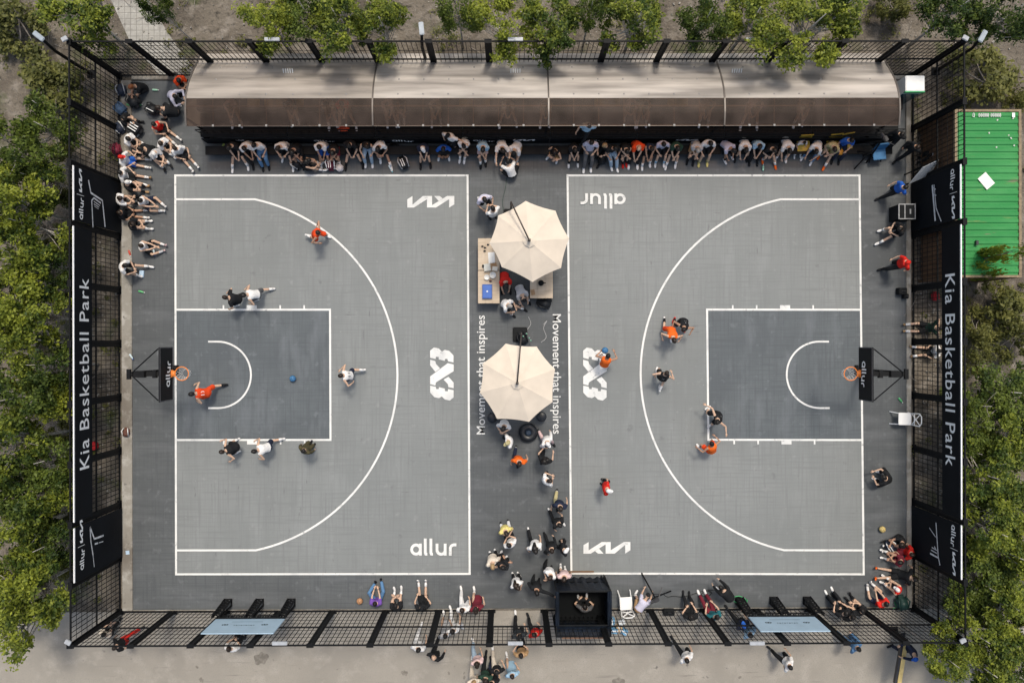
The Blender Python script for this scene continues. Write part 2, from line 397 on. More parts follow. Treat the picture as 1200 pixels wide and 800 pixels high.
# each side starts on the corner it owns
fn = side_fence('black mesh fence behind the long brown shelter', TR, TL, NPX, skip_low=range(1, 13))
fw = side_fence('black mesh fence under the "Kia Basketball Park" strip read upwards, by the dense trees', TL, BL, NPY)
fs = side_fence('black mesh fence with a doorway, between the court and the pale plaza', BL, BR, NPX, openp=(7,))
fe = side_fence('black mesh fence beside the green container', BR, TR, NPY)
bpy.data.objects.remove(post0)

def floodlight(px, py, label, wd=.2, dp=.15, rz=0, z=FH + .12):
    p = at(px, py, z)
    o = empty('floodlight', (p.x, p.y, z - .12), rz, label, 'floodlight', 'floodlights on the fence')
    MB().box((0, 0, .14), (wd, dp, .07), bev=.012).build('lamp_housing', mat('floodlight_grey', (.36, .38, .41), .4), o)
    MB().box((0, 0, .06), (.04, .05, .12)).build('bracket', M_post, o)
floodlight(76, 46, 'small white floodlight on the top left fence corner', .2, .15, .5)
floodlight(1131, 45, 'small white floodlight on the top right fence corner', .2, .15, -.5)
floodlight(80, 752, 'small white floodlight on the bottom left fence corner', .2, .15, -.5)
floodlight(1128, 750, 'small white floodlight on the bottom right fence corner', .2, .15, .5)
floodlight(319, 46.5, 'long pale floodlight on the fence behind the left end of the shelter', .5, .12)
floodlight(604, 46.5, 'long pale floodlight on the fence behind the middle of the shelter', .5, .12)
floodlight(883, 46.5, 'long pale floodlight on the fence behind the right end of the shelter', .5, .12)
floodlight(328, 753, 'long pale floodlight on the fence below the left blue board', .5, .12)
floodlight(604, 753, 'long pale floodlight on the fence over the doorway', .5, .12)
floodlight(887, 753, 'long pale floodlight on the fence below the right blue board', .5, .12)

def lamp_post(b, t, h, label, hx):
    p = at(*b); q = at(t[0], t[1], h)
    o = empty('lamp_post', p, 0, label, 'lamp post', 'black lamp posts outside the fence')
    MB().tube([(0, 0, 0), (0, 0, h * .6), (q.x - p.x, q.y - p.y, h)], [.065, .055, .045], 10).build('pole', M_post, o, True)
    MB().box((0, 0, .015), (.3, .3, .03)).build('base_plate', M_post, o)
    M = Matrix.Rotation(hx, 3, 'Z')
    MB().box((q.x - p.x, q.y - p.y, h + .03), (.16, .42, .07), M, bev=.02).build('lamp_head', mat('lamp_grey', (.28, .32, .36), .4), o)
lamp_post((107, 87), (46, 43), 4.0, 'black lamp post with dark head outside the top left corner', .9)
lamp_post((1096, 84), (1151, 43), 4.0, 'black lamp post with grey head outside the top right corner', -.5)
lamp_post((503, 84), (494, 34), 4.1, 'black lamp post behind the middle of the brown shelter', .1)

# ------------------------------------------------------------------ banners on the fence
def onfence(px, py, side):
    return onx(px, py, -FX + .16 if side < 0 else FX - .16)
def car_lines(mb, polys, side, wpx, mi):
    X = -FX + .163 if side < 0 else FX - .163
    for pts, wd in polys:
        q = [onx(px, py, X) for px, py in pts]
        P2 = [(p.y, p.z) for p in q]
        for s in stroke(P2, wd):
            L = [Vector((X, a, b)) for a, b in s]
            mb.poly(L if side < 0 else L[::-1], mi)
def full_banner(side, ya, yb, label, car, cy, swap=False):
    X = -FX + .13 if side < 0 else FX - .13
    o = empty('banner', (X, (ya + yb) / 2, 0), 0, label, 'banner', 'tall black banners on the side fences')
    inv = Matrix.Translation(-Vector(o.location))
    b = MB(); W = yb - ya
    nseg = 12
    for i in range(nseg):
        y0, y1 = ya + W * i / nseg, ya + W * (i + 1) / nseg
        b.box((X, (y0 + y1) / 2, FH / 2 + .06), (.02, y1 - y0, FH - .2))
    c = b.build('banner_cloth', M_banner); c.parent = o; c.matrix_parent_inverse = inv
    t = MB(); sg = -side
    U = Vector((0, 1, 0)) if side < 0 else Vector((0, -1, 0)); Vv = Vector((0, 0, 1)); off = X + sg * .012
    for sh, dx, nm in ((norm_shape(SH_ALLUR, .72, .27), -.46, 'banner_lettering'), (poly_shape([[(-.008, -.22), (.008, -.22), (.008, .22), (-.008, .22)]]), 0, 'divider_line'), (norm_shape(SH_SIGN, .78, .19), .49, 'banner_emblem')):
        t = MB(); place_shape(t, sh, Vector((off, cy, 3.02)) + U * dx, U, Vv, .004)
        c = t.build(nm, M_ban_white); c.parent = o; c.matrix_parent_inverse = inv
    t = MB(); car_lines(t, car, side, 2, 0)
    c = t.build('banner_drawing', mat('banner_line_white', (.55, .56, .58), .6, var=.3, scale=6)); c.parent = o; c.matrix_parent_inverse = inv
    e = MB().box((X - side * .0, (ya + yb) / 2, FH - .02), (.035, W, .05)).build('edge_strip', M_ban_white); e.parent = o; e.matrix_parent_inverse = inv
yl = lambda py: onx(79, py, -FX).y if False else None
def yfence(k): return FY1 - DY * k
P2a = [([(103.7, 211), (106.5, 226), (120, 235), (123.2, 266)], .075), ([(109, 266.5), (107.5, 235), (110, 232), (118, 238)], .06), ([(110, 236), (117, 241)], .03), ([(110, 239), (116, 243)], .03), ([(110.5, 241.5), (115.5, 245)], .02)]
full_banner(-1, yfence(3) + .1, yfence(2) - .1, 'tall black banner with angular white car outline on the upper left fence', P2a, onx(82, 225, -FX + .1).y)
P2b = [([(105.5, 617), (110.5, 631), (115, 629.5), (121.5, 627)], .07), ([(105.5, 617), (106.5, 634), (109, 650)], .06), ([(109, 650), (110.5, 664)], .035), ([(111, 637), (115, 636)], .06), ([(116, 635.5), (121, 634)], .03)]
full_banner(-1, yfence(9) + .1, yfence(8) - .1, 'tall black banner with pointed white swoosh on the lower left fence', P2b, onx(82, 645, -FX + .1).y)
P2c = [([(1092.5, 217), (1094, 235), (1096, 259)], .09), ([(1094.5, 216.5), (1097, 244), (1103, 259.5)], .05), ([(1093.5, 220), (1096.5, 222)], .04), ([(1094, 228), (1097, 229)], .05)]
full_banner(1, yfence(3) + .1, yfence(2) - .1, 'tall black banner with slim white slash beside the green container', P2c, onx(1119, 226, FX - .1).y)
P2d = [([(1096.8, 612), (1098, 630), (1099.5, 652), (1101.5, 662)], .055), ([(1089, 618), (1096.5, 629)], .03), ([(1090, 648), (1099, 653)], .06), ([(1091, 644), (1098, 648)], .04), ([(1092, 641), (1098, 644.5)], .04), ([(1095, 640), (1096.5, 643)], .05)]
full_banner(1, yfence(9) + .1, yfence(8) - .1, 'tall black banner with white grille lines on the lower right fence', P2d, onx(1119, 643, FX - .1).y)
def strip_banner(side, label):
    X = -FX + .13 if side < 0 else FX - .13
    ya, yb = yfence(8) + .1, yfence(3) - .1; zl = 2.28
    o = empty('strip_banner', (X, (ya + yb) / 2, zl), 0, label, 'banner', 'long black name strips on the side fences')
    inv = Matrix.Translation(-Vector(o.location))
    c = MB().box((X, (ya + yb) / 2, (zl + FH - .05) / 2), (.02, yb - ya, FH - .05 - zl)).build('banner_cloth', M_banner); c.parent = o; c.matrix_parent_inverse = inv
    U = Vector((0, 1, 0)) if side < 0 else Vector((0, -1, 0))
    pa = onx(92, 551, -FX + .1) if side < 0 else onx(1114, 321, FX - .1); pb = onx(92, 325, -FX + .1) if side < 0 else onx(1114, 546, FX - .1)
    full = text_shape('Kia Basketball Park', 1, .006, 1.08); wx = lambda s: max(v[0] for v in text_shape(s, 1, .006, 1.08)[0])
    lo, hi = min(v[0] for v in full[0]), max(v[0] for v in full[0]); Lw = abs(pa.y - pb.y)
    cut = [-1e9] + [((wx(s) + .08 - (lo + hi) / 2) * Lw / (hi - lo)) for s in ('Kia', 'Kia Basketball')] + [1e9]; ns = norm_shape(full, Lw, .60)
    for a_, b_ in zip(cut[:-1], cut[1:]):
        fs = [f for f in ns[1] if a_ <= ns[0][f[0]][0] < b_]
        t = MB(); place_shape(t, (ns[0], fs), (X - side * .012, (pa.y + pb.y) / 2, 2.80), U, (0, 0, 1), .004)
        used = sorted({i for f in t.f for i in f}); ix = {o_: n_ for n_, o_ in enumerate(used)}; t.v = [t.v[i] for i in used]; t.f = [tuple(ix[i] for i in f) for f in t.f]
        c = t.build('banner_word', M_ban_white); c.parent = o; c.matrix_parent_inverse = inv
    e = MB().box((X, (ya + yb) / 2, FH - .01), (.035, yb - ya, .05)).build('edge_strip', M_ban_white); e.parent = o; e.matrix_parent_inverse = inv
strip_banner(-1, 'long black strip lettered "Kia Basketball Park" reading upwards on the left fence')
strip_banner(1, 'long black strip lettered "Kia Basketball Park" reading downwards on the right fence')

# ------------------------------------------------------------------ light blue boards on the lower fence
M_blue = mat('pale_blue_board', (.33, .45, .56), .5, var=.08, scale=2)
def blue_board(x0, x1, legs, label):
    Y = FY0 + .16; a = ony(x0, 730, Y); c = ony(x1, 730, Y); z0, z1 = 1.38, 2.78
    cx = (a.x + c.x) / 2; W = c.x - a.x
    o = empty('notice_board', (cx, Y, 0), 0, label, 'board', 'pale blue boards on the lower fence')
    MB().box((0, 0, (z0 + z1) / 2), (W, .04, z1 - z0), bev=.006).build('panel', M_blue, o)
    t = MB()
    for s in (-1, 1):
        place_shape(t, norm_shape(text_shape('()', 1), .24, .16), (-s * W * .28, .021, 1.98), (-1, 0, 0), (0, 0, 1), .003)
        t.poly([(-s * W * .28 + .03, .0245, 1.93), (-s * W * .28 - .03, .0245, 1.93), (-s * W * .28 - .03, .0245, 2.03), (-s * W * .28 + .03, .0245, 2.03)])
    for k in range(9):
        x = .35 - k * .085; t.poly([(x, .0245, 2.0), (x - .05, .0245, 2.0), (x - .05, .0245, 2.04 + .02 * (k % 2)), (x, .0245, 2.04 + .02 * (k % 2))])
    t.poly([(.55, .0245, 1.68), (-.55, .0245, 1.68), (-.55, .0245, 1.70), (.55, .0245, 1.70)])
    t.build('lettering', M_black, o)
    for lx in legs:
        q = at(lx, 713); x = q.x - cx; b = MB()
        for s in (-.13, .13):
            b.bar((x + s, .30, .05), (x + s, .06, .05), .05); b.bar((x + s, .30, .05), (x + s, .10, 1.36), .05); b.bar((x + s, .06, .05), (x + s, .06, 1.36), .05)
        for k in range(7):
            f = k / 7; g = (k + 1) / 7
            b.bar((x - .13, .30 - .20 * f, .05 + 1.31 * f), (x + .13, .30 - .20 * g, .05 + 1.31 * g), .035); b.bar((x + .13, .30 - .20 * f, .05 + 1.31 * f), (x - .13, .30 - .20 * f, .05 + 1.31 * f), .035)
            b.bar((x - .13, .30 - .20 * f, .05 + 1.31 * f), (x - .13, .06, .05 + 1.31 * g), .03)
        b.build('lattice_leg', M_post, o)
    b = MB(); b.bar((-W / 2, .03, z0 - .03), (W / 2, .03, z0 - .03), .06); n = 26
    for k in range(n): b.bar((-W / 2 + W * k / n, .04, z0 - .05), (-W / 2 + W * (k + .5) / n, .04, z0 - .28), .025)
    b.bar((-W / 2, .04, z0 - .28), (W / 2, .04, z0 - .28), .04); b.build('lower_truss', M_post, o)
blue_board(248, 330, (268, 305, 342), 'pale blue board on black lattice legs at the left of the lower fence')
blue_board(883, 963, (866, 906, 945), 'pale blue board on black lattice legs at the right of the lower fence')

# ------------------------------------------------------------------ shelter
def pc_mat(name, col, tr, streak, rough=.28):
    m = bpy.data.materials.new(name); m.use_nodes = True; n = m.node_tree.nodes; l = m.node_tree.links
    b = n['Principled BSDF']; out = n['Material Output']; b.inputs['Roughness'].default_value = rough
    g = n.new('ShaderNodeNewGeometry'); mp = n.new('ShaderNodeMapping'); mp.inputs['Scale'].default_value = streak; l.new(g.outputs['Position'], mp.inputs[0])
    t = n.new('ShaderNodeTexNoise'); t.inputs['Scale'].default_value = 1; t.inputs['Detail'].default_value = 5; l.new(mp.outputs[0], t.inputs['Vector'])
    r = n.new('ShaderNodeValToRGB'); l.new(t.outputs['Fac'], r.inputs[0]); r.color_ramp.elements[0].position = .35; r.color_ramp.elements[1].position = .68
    r.color_ramp.elements[0].color = (*[c * .62 for c in col], 1); r.color_ramp.elements[1].color = (*[min(1, c * 1.35) for c in col], 1)
    l.new(r.outputs[0], b.inputs['Base Color'])
    tp = n.new('ShaderNodeBsdfTransparent'); tp.inputs[0].default_value = (.80, .66, .55, 1); b.inputs['Specular IOR Level'].default_value = .25
    mx = n.new('ShaderNodeMixShader'); mx.inputs[0].default_value = tr; l.new(b.outputs[0], mx.inputs[1]); l.new(tp.outputs[0], mx.inputs[2]); l.new(mx.outputs[0], out.inputs[0])
    return m
M_pale = pc_mat('weathered_polycarbonate', (.42, .385, .35), .13, (.3, 3.0, 3.0), .55)
M_pale2 = pc_mat('greyed_polycarbonate', (.36, .325, .29), .16, (.3, 3.0, 3.0), .55)
M_tint = pc_mat('tinted_polycarbonate', (.09, .071, .062), .70, (1.8, 1.6, 1), .45)
shx = [at(x, 110, 2.3).x for x in (221, 438, 642.5, 847, 1050)]
def prof():
    pts = [(63, 1.25), (73.5, 1.53), (82, 1.86), (93, 2.2), (104, 2.42), (115, 2.55), (131, 2.57), (147, 2.50)]
    return [(at(600, py, z).y, z) for py, z in pts]
PR = prof()
shelter = empty('shelter', ((shx[0] + shx[-1]) / 2, PR[-1][0], 0), 0, 'long brown translucent barrel shelter over the spectators along the top fence', 'shelter')
inv = Matrix.Translation(-Vector(shelter.location))
def kid(o, parent, iv): o.parent = parent; o.matrix_parent_inverse = iv; return o
def smooth_profile(P, n=6):
    out = []
    for i in range(len(P) - 1):
        p0, p1, p2, p3 = P[max(0, i - 1)], P[i], P[i + 1], P[min(len(P) - 1, i + 2)]
        for k in range(n):
            t = k / n; out.append(tuple(.5 * (2 * p1[j] + (p2[j] - p0[j]) * t + (2 * p0[j] - 5 * p1[j] + 4 * p2[j] - p3[j]) * t * t + (3 * p1[j] - p0[j] - 3 * p2[j] + p3[j]) * t ** 3) for j in (0, 1)))
    return out + [P[-1]]
back = smooth_profile(PR[:6]); front = smooth_profile(PR[5:])
def roof_strip(x0, x1, P, m, name):
    b = MB()
    for i in range(len(P) - 1):
        (ya, za), (yb, zb) = P[i], P[i + 1]
        b.add([(x0, ya, za), (x1, ya, za), (x1, yb, zb), (x0, yb, zb), (x0, ya, za - .012), (x1, ya, za - .012), (x1, yb, zb - .012), (x0, yb, zb - .012)],
              [(0, 3, 2, 1), (4, 5, 6, 7)] + ([(0, 1, 5, 4)] if i == 0 else []) + ([(3, 7, 6, 2)] if i == len(P) - 2 else []))
    o = b.build(name, m, smooth=False); return kid(o, shelter, inv)
for i in range(4):
    roof_strip(shx[i] + .02, shx[i + 1] - .02, back, M_pale2 if i in (0,) else M_pale, 'rear_panel')
    sub = [shx[i] + .02 + (shx[i + 1] - shx[i] - .04) * k / 3 for k in range(4)]
    o = roof_strip(shx[i] + .02, shx[i + 1] - .02, front, M_tint, 'front_panel')
M_alu = mat('brown_aluminium', (.12, .105, .095), .4, .3)
for i, x in enumerate(shx):
    b = MB(); b2 = [(x, y, z + .012) for y, z in back + front[1:]]
    for p, q in zip(b2[:-1], b2[1:]): b.bar(p, q, .05, .03)
    kid(b.build('rib', M_alu), shelter, inv)
    for y, z in ((PR[-1][0] + .25, 2.45), (FY1 + .12, 1.4)):
        kid(MB().tube([(x, y, 0), (x, y, z)], .04, 8).build('column', M_post, smooth=True), shelter, inv)
b = MB()
for y, z in ((PR[0][0], PR[0][1]), (PR[2][0], PR[2][1]), (PR[5][0], PR[5][1]), (PR[-1][0], PR[-1][1]), ((PR[5][0] + PR[-1][0]) / 2 + .2, 2.56)):
    b.bar((shx[0], y, z - .035), (shx[-1], y, z - .035), .035, .03)
for i in range(4):
    for k in range(1, 7):
        x = shx[i] + (shx[i + 1] - shx[i]) * k / 7
        b.bar((x, PR[5][0], PR[5][1] - .03), (x, PR[-1][0], PR[-1][1] - .03), .022, .02)
kid(b.build('purlin', M_alu), shelter, inv)
M_fix = mat('fixing_grey', (.25, .24, .23), .5); fx0 = MB().ball((0, 0, 0), (.032, .032, .012), 8).build('fixing', M_fix); fx1 = MB().box((0, 0, 0), (.07, .07, .02), bev=.004).build('clip', M_fix)
for i, x in enumerate(shx[:-1]):
    for k in range(1, 7):
        xx = x + (shx[i + 1] - x) * k / 7
        for src, (y, z) in [(fx0, back[10]), (fx0, back[18]), (fx0, back[27]), (fx1, front[-1])]:
            c = src.copy(); COL.objects.link(c); c.location = (xx, y, z + .01); kid(c, shelter, inv)
bpy.data.objects.remove(fx0); bpy.data.objects.remove(fx1)
for px in (338, 604, 863):
    p = at(px, 84, 1.95); b = MB()
    for k in range(5): b.box((p.x - .16 + k * .08, p.y, p.z + .06), (.03, .16, .015), Matrix.Rotation(.6, 3, 'X'))
    kid(b.build('vent', M_white), shelter, inv)

# bleacher under it
bx0, bx1 = at(245, 175).x, at(1040, 175).x
yb = lambda py: at(600, py).y
bleacher = empty('bleacher', ((bx0 + bx1) / 2, yb(160), 0), 0, 'long black stepped bleacher under the brown shelter', 'bleacher')
binv = Matrix.Translation(-Vector(bleacher.location))
nb = 8
for i in range(nb):
    xa, xb = bx0 + (bx1 - bx0) * i / nb + .02, bx0 + (bx1 - bx0) * (i + 1) / nb - .02; xm, L = (xa + xb) / 2, xb - xa
    b = MB(); b.box((xm, (yb(184) + yb(174)) / 2, .40), (L, yb(174) - yb(184), .05)); b.box((xm, yb(176), .19), (L, .04, .36))
    kid(b.build('front_step', M_black), bleacher, binv)
    b = MB(); b.box((xm, (yb(167) + yb(140)) / 2, .86), (L, yb(140) - yb(167), .05))
    kid(b.build('rear_step', M_black), bleacher, binv)
    kid(MB().box((xm, yb(169), .52), (L, .03, .62), bev=.004).build('fascia_board', M_banner), bleacher, binv)
    b = MB(); b.box((xm, (yb(139) + yb(122)) / 2, 1.22), (L, yb(122) - yb(139), .05)); b.box((xm, yb(139), 1.03), (L, .03, .34))
    kid(b.build('top_step', M_black), bleacher, binv)
t = MB()
for px, sh, wd in ((472, SH_ALLUR, .8), (567, SH_ALLUR, .8), (614, SH_SIGN, .8), (700, SH_ALLUR, .8), (805, SH_SIGN, .8), (281, SH_SIGN, .3), (380, SH_ALLUR, .8)):
    p = at(px, 161, .7); place_shape(t, norm_shape(sh, wd, .2), (p.x, yb(169) - .016, .68), (1, 0, 0), (0, 0, 1), .004)
kid(t.build('board_lettering', M_ban_white), bleacher, binv)
# rail in front of the upper step
b = MB()
y = yb(163)
for z in (1.05, 1.35): b.bar((bx0, y, z), (bx1, y, z), .035)
for k in range(90): x = bx0 + (bx1 - bx0) * k / 89; b.bar((x, y, .88), (x, y, 1.35), .014)
kid(b.build('guard_rail', M_post), bleacher, binv)
M_yel = mat('yellow_plastic', (.45, .31, .04), .4, var=.08)
M_dks = mat('dark_plastic', (.03, .03, .033), .4)
def seat_mb():
    b = MB(); b.box((0, 0, .05), (.44, .42, .05), bev=.02); b.box((0, .2, .22), (.44, .05, .34), Matrix.Rotation(-.15, 3, 'X'), bev=.02)
    return b
s0 = None
for px in (296, 316, 326, 336, 348, 545, 556, 567, 704, 715, 790, 800, 720, 560):
    p = at(px, 124, 1.4); c = seat_mb().build('seat', M_yel)
    c.location = (p.x, (yb(139) + yb(122)) / 2, 1.245); c.parent = bleacher; c.matrix_parent_inverse = binv
# ------------------------------------------------------------------ basketball hoops
M_rim = mat('orange_steel', (.75, .22, .04), .4, var=.05)
M_net = mat('white_net', (.7, .68, .66), .8, var=.05)
def hoop(side, label):
    # side -1: left court (faces +x)
    px_b, px_p = (202, 153) if side < 0 else (1007, 1060)
    pb = at(px_b, 437.5, 2.9); pr = at(213 if side < 0 else 997, 437, 3.05); pp_ = at(px_p, 437.5, 3.45)
    o = empty('basketball_hoop', (pp_.x, pb.y, ZC), 0, label, 'basketball hoop', 'basketball hoops'); f = -side
    X = lambda x: x - pp_.x
    xb = X(pb.x)
    b = MB(); b.tube([(0, 0, 0), (0, 0, 3.4)], .085, 12); b.box((0, 0, .015), (.4, .4, .03))
    b.build('pole', M_post, o, True)
    b = MB(); b.bar((-.08 * f, 0, 3.35), (xb - .05 * f, 0, 3.2), .15, .13); b.box((.3 * f, 0, 3.36), (.35, .22, .2), bev=.01); b.box((.75 * f, 0, 3.27), (.12, .26, .16))
    b.box((-.06 * f, 0, 3.4), (.12, .34, .1)); b.build('arm', M_post, o)
    for s in (-1, 1):
        b = MB(); b.tube([(.05 * f, s * .05, 3.42), (xb - .05 * f, s * .84, 3.86)], .022, 6)
        b.build('strut', M_post, o)
    H0, H1, hw = 2.9 - ZC, 3.93 - ZC, .9
    MB().box((xb, 0, (H0 + H1) / 2), (.045, 2 * hw, H1 - H0), bev=.008).build('backboard', mat('black_board', (.007, .0075, .009), .6, var=.1, spec=.15), o)
    t = MB()
    for za in (H1 - .02, H0 + .02): t.box((xb + f * .026, 0, za), (.006, 2 * hw - .03, .02))
    for ya in (-hw + .02, hw - .02): t.box((xb + f * .0262, ya, (H0 + H1) / 2), (.006, .02, H1 - H0 - .03))
    t.build('board_trim', mat('grey_trim', (.09, .09, .1), .5), o)
    t = MB(); U = (0, 1, 0) if side < 0 else (0, -1, 0)
    place_shape(t, norm_shape(SH_ALLUR, .86, .34), (xb + f * .024, 0, 3.36 - ZC), U, (0, 0, 1), .004)
    t.build('board_lettering', M_ban_white, o)
    cx = X(pr.x); b = MB(); rz = 3.05 - ZC
    b.tube([(cx + .228 * math.cos(a), .228 * math.sin(a), rz) for a in [2 * math.pi * k / 28 for k in range(29)]], .017, 8, cap=False)
    b.box(((xb + cx - f * .23) / 2, 0, rz - .01), (abs(cx - f * .23 - xb), .2, .04)); b.box((xb + f * .035, 0, rz - .04), (.03, .26, .18), bev=.006)
    b.build('rim', M_rim, o, True)
    b = MB(); n = 12
    lev = [(.225, 0), (.19, -.12), (.155, -.24), (.135, -.36), (.14, -.44)]
    for i in range(len(lev) - 1):
        for k in range(n):
            for dk in (-.5, .5):
                a0 = 2 * math.pi * (k + (i % 2) * .5) / n; a1 = 2 * math.pi * (k + (i % 2) * .5 + dk) / n
                b.tube([(cx + lev[i][0] * math.cos(a0), lev[i][0] * math.sin(a0), rz + lev[i][1]), (cx + lev[i + 1][0] * math.cos(a1), lev[i + 1][0] * math.sin(a1), rz + lev[i + 1][1])], .006, 4)
    b.build('net', M_net, o)
hoop(-1, 'black basketball hoop with orange rim on the left court'); hoop(1, 'black basketball hoop with orange rim on the right court')

# ------------------------------------------------------------------ parasols
M_canvas = mat('cream_canvas', (.62, .54, .445), .8, var=.06, scale=2.2, bump=.06, bscale=180)
M_canvas2 = M_canvas
def parasol(cpx, verts, tip, base, label):
    zc, ze = 3.0, 2.52
    c = at(*cpx, zc); V = [at(x, y, ze) for x, y in verts]; mid = Vector((c.x, c.y, 0)); bp = at(*base)
    o = empty('parasol', (bp.x, bp.y, ZC), 0, label, 'parasol', 'cream parasols between the courts'); O = Vector(o.location)
    top = c - O; ed = [v - O for v in V]; n = len(ed)
    b = MB(); K = 7
    for i in range(n):
        p, q = ed[i], ed[(i + 1) % n]; rows = []
        for k in range(K + 1):
            t = k / K; row = []
            for j in range(K + 1):
                s = j / K; e = p * (1 - s) + q * s
                inw = 4 * s * (1 - s); ctr = (p + q) / 2 - top
                e = e - Vector((ctr.x, ctr.y, 0)).normalized() * .035 * inw
                v = top * (1 - t) + e * t
                v.z += .035 * math.sin(math.pi * t) - .03 * inw * t * (1 - t)
                row.append(v)
            rows.append(row)
        vs = [v for r in rows for v in r]
        b.add(vs, [(a * (K + 1) + d, a * (K + 1) + d + 1, (a + 1) * (K + 1) + d + 1, (a + 1) * (K + 1) + d) for a in range(K) for d in range(K)])
        b.add([p, q, q - Vector((0, 0, .12)), p - Vector((0, 0, .12))], [(0, 1, 2, 3)]) if False else None
    b.build('canopy', M_canvas, o)
    b = MB()
    for p in ed: b.tube([top - Vector((0, 0, .06)), (top + p) / 2 - Vector((0, 0, .03)), p - Vector((0, 0, .03))], .012, 6)
    b.build('rib', mat('umbrella_grey', (.12, .12, .12), .4), o)
    b = MB()
    m8 = [top + (p - top) * .16 + Vector((0, 0, .045 + .02)) for p in ed]
    b.add([top + Vector((0, 0, .09))] + m8, [(0, 1 + i, 1 + (i + 1) % n) for i in range(n)]); b.build('vent_cap', M_canvas, o)
    t = at(*tip, 3.12) - O
    M_pole = mat('bronze_pole', (.075, .062, .055), .35, .5)
    MB().tube([(t.x, t.y, 0), (t.x, t.y, 3.1)], .035, 10).build('mast', M_pole, o, True)
    b = MB(); b.tube([(t.x, t.y, 3.08), tuple(top + Vector((0, 0, .22)))], .026, 8); b.tube([tuple(top + Vector((0, 0, .22))), tuple(top + Vector((0, 0, -.2)))], .03, 8); b.box(tuple(top + Vector((0, 0, .22))), (.09, .09, .1))
    b.build('arm', M_pole, o, True)
    b = MB(); b.box((t.x, t.y, .05), (.55, .55, .08), bev=.03); b.box((t.x, t.y, .12), (.2, .2, .1)); b.build('weighted_base', M_black, o)
v1 = [(616, 235.5), (651, 247), (667, 279.5), (657.5, 314), (624, 330.5), (588, 313), (573.5, 285), (584, 252.5)]
v2 = [(592.5, 402.5), (629, 406), (650.5, 432.5), (647.5, 471), (620, 494), (582.5, 490.5), (562.5, 460), (566, 425.5)]
parasol((620, 282.5), v1, (599, 237), (596, 247), 'cream octagonal parasol over the light wooden tables')
parasol((606, 448.5), v2, (611, 391), (611, 400), 'cream octagonal parasol covering part of the ground lettering')

# ------------------------------------------------------------------ tables and the things on them
def wood_mat():
    m = layered('pale_plywood', (.52, .42, .31), [((.44, .35, .255), (2, 14, 1), .4, .65, 4), ((.58, .48, .37), 1.3, .5, .75, 3)], .6); return m
M_wood = wood_mat()
def table(x0, y0, x1, y1, label):
    a, c = at(x0, y0, .75), at(x1, y1, .75); W, D = abs(c.x - a.x), abs(a.y - c.y); mx, my = (a.x + c.x) / 2, (a.y + c.y) / 2
    o = empty('folding_table', (mx, my, ZC), 0, label, 'table', 'pale wooden tables under the parasol')
    b = MB(); n = max(2, round(W / .26))
    for k in range(n): b.box((-W / 2 + W * (k + .5) / n, 0, .71 - ZC + .0), (W / n - .006, D - .01, .035), bev=.004)
    b.box((0, 0, .685 - ZC), (W - .1, D - .1, .02)); b.build('tabletop', M_wood, o)
    for sx in (-1, 1):
        for sy in (-1, 1): MB().box((sx * (W / 2 - .06), sy * (D / 2 - .06), .335), (.045, .045, .67)).build('leg', M_black, o)
    return o
table(560, 279, 585.5, 316.5, 'pale wooden table half under the parasol, holding papers'); table(560, 317, 585.5, 355.5, 'pale wooden table with blue tray and white bowls')
table(621, 312, 648, 349.5, 'pale wooden table with black jug right of the man in red'); table(621, 275, 648, 311.5, 'pale wooden table hidden mostly below the parasol')
def prop(px, py, z=.75):
    return at(px, py, z)
M_bluep = mat('blue_plastic', (.03, .11, .40), .4, var=.1)
def tray(px, py, wd, dp, label):
    p = prop(px, py, .78); b = MB(); h = .1
    b.box((0, 0, .01), (wd, dp, .02)); 
    for s in (-1, 1): b.box((s * (wd / 2 - .008), 0, h / 2 + .012), (.016, dp, h), bev=.004); b.box((0, s * (dp / 2 - .008), h / 2 + .014), (wd - .034, .016, h), bev=.004)
    o = empty('tray', (p.x, p.y, .735), 0, label, 'tray'); b.build('tub', M_bluep, o); MB().box((0, 0, .09), (wd - .04, dp - .04, .03), bev=.01).build('lid', M_bluep, o)
    MB().lathe([(.0, 0), (.03, 0), (.03, .008), (0, .008)], 10, (0, 0, .107)).build('sticker', M_white, o)
tray(571, 341.5, .36, .52, 'blue plastic tray with lid on the pale table')
M_bowl = mat('white_bowl', (.72, .71, .68), .35, var=.04)
for px, py, r, lb in ((570.5, 325, .10, 'white round bowl on the table, left of the other bowl'), (577.5, 322.5, .12, 'larger white round bowl on the table, next to the man in red')):
    p = prop(px, py); b = MB().lathe([(r * .45, 0), (r * .8, .035), (r, .09), (r * .94, .09), (r * .7, .03), (.001, .02)], 18); o = b.build('bowl', M_bowl, smooth=True); o.location = (p.x, p.y, .735); tag(o, lb, 'bowl', 'bowls on the table')
M_paper = mat('paper_white', (.74, .73, .70), .8, var=.03)
def paper(px, py, wd, dp, rz, lb, z=.737, m=None, h=.012):
    p = prop(px, py, z); o = MB().box((0, 0, h / 2), (wd, dp, h)).build('paper_stack', m or M_paper); o.location = (p.x, p.y, z); o.rotation_euler.z = rz; return tag(o, lb, 'papers', 'papers and boxes on the tables')
paper(576, 302, .24, .40, .06, 'white paper sheets on the table edge by the parasol')
paper(579, 311, .2, .2, .2, 'brown cardboard sheet on the table edge by the parasol', m=mat('cardboard', (.32, .2, .11), .9)); 
paper(571, 313.5, .24, .26, .15, 'clear plastic box on the table above the bowls', m=mat('pale_plastic', (.55, .55, .5), .25), h=.12)
paper(580, 315, .2, .16, -.1, 'small pale tub on the table above the larger bowl', m=mat('cream_plastic', (.62, .58, .5), .35), h=.1)
paper(624.5, 342.5, .14, .2, .2, 'small brown packet on the right table', m=mat('cardboard', (.32, .2, .11), .9), h=.03)
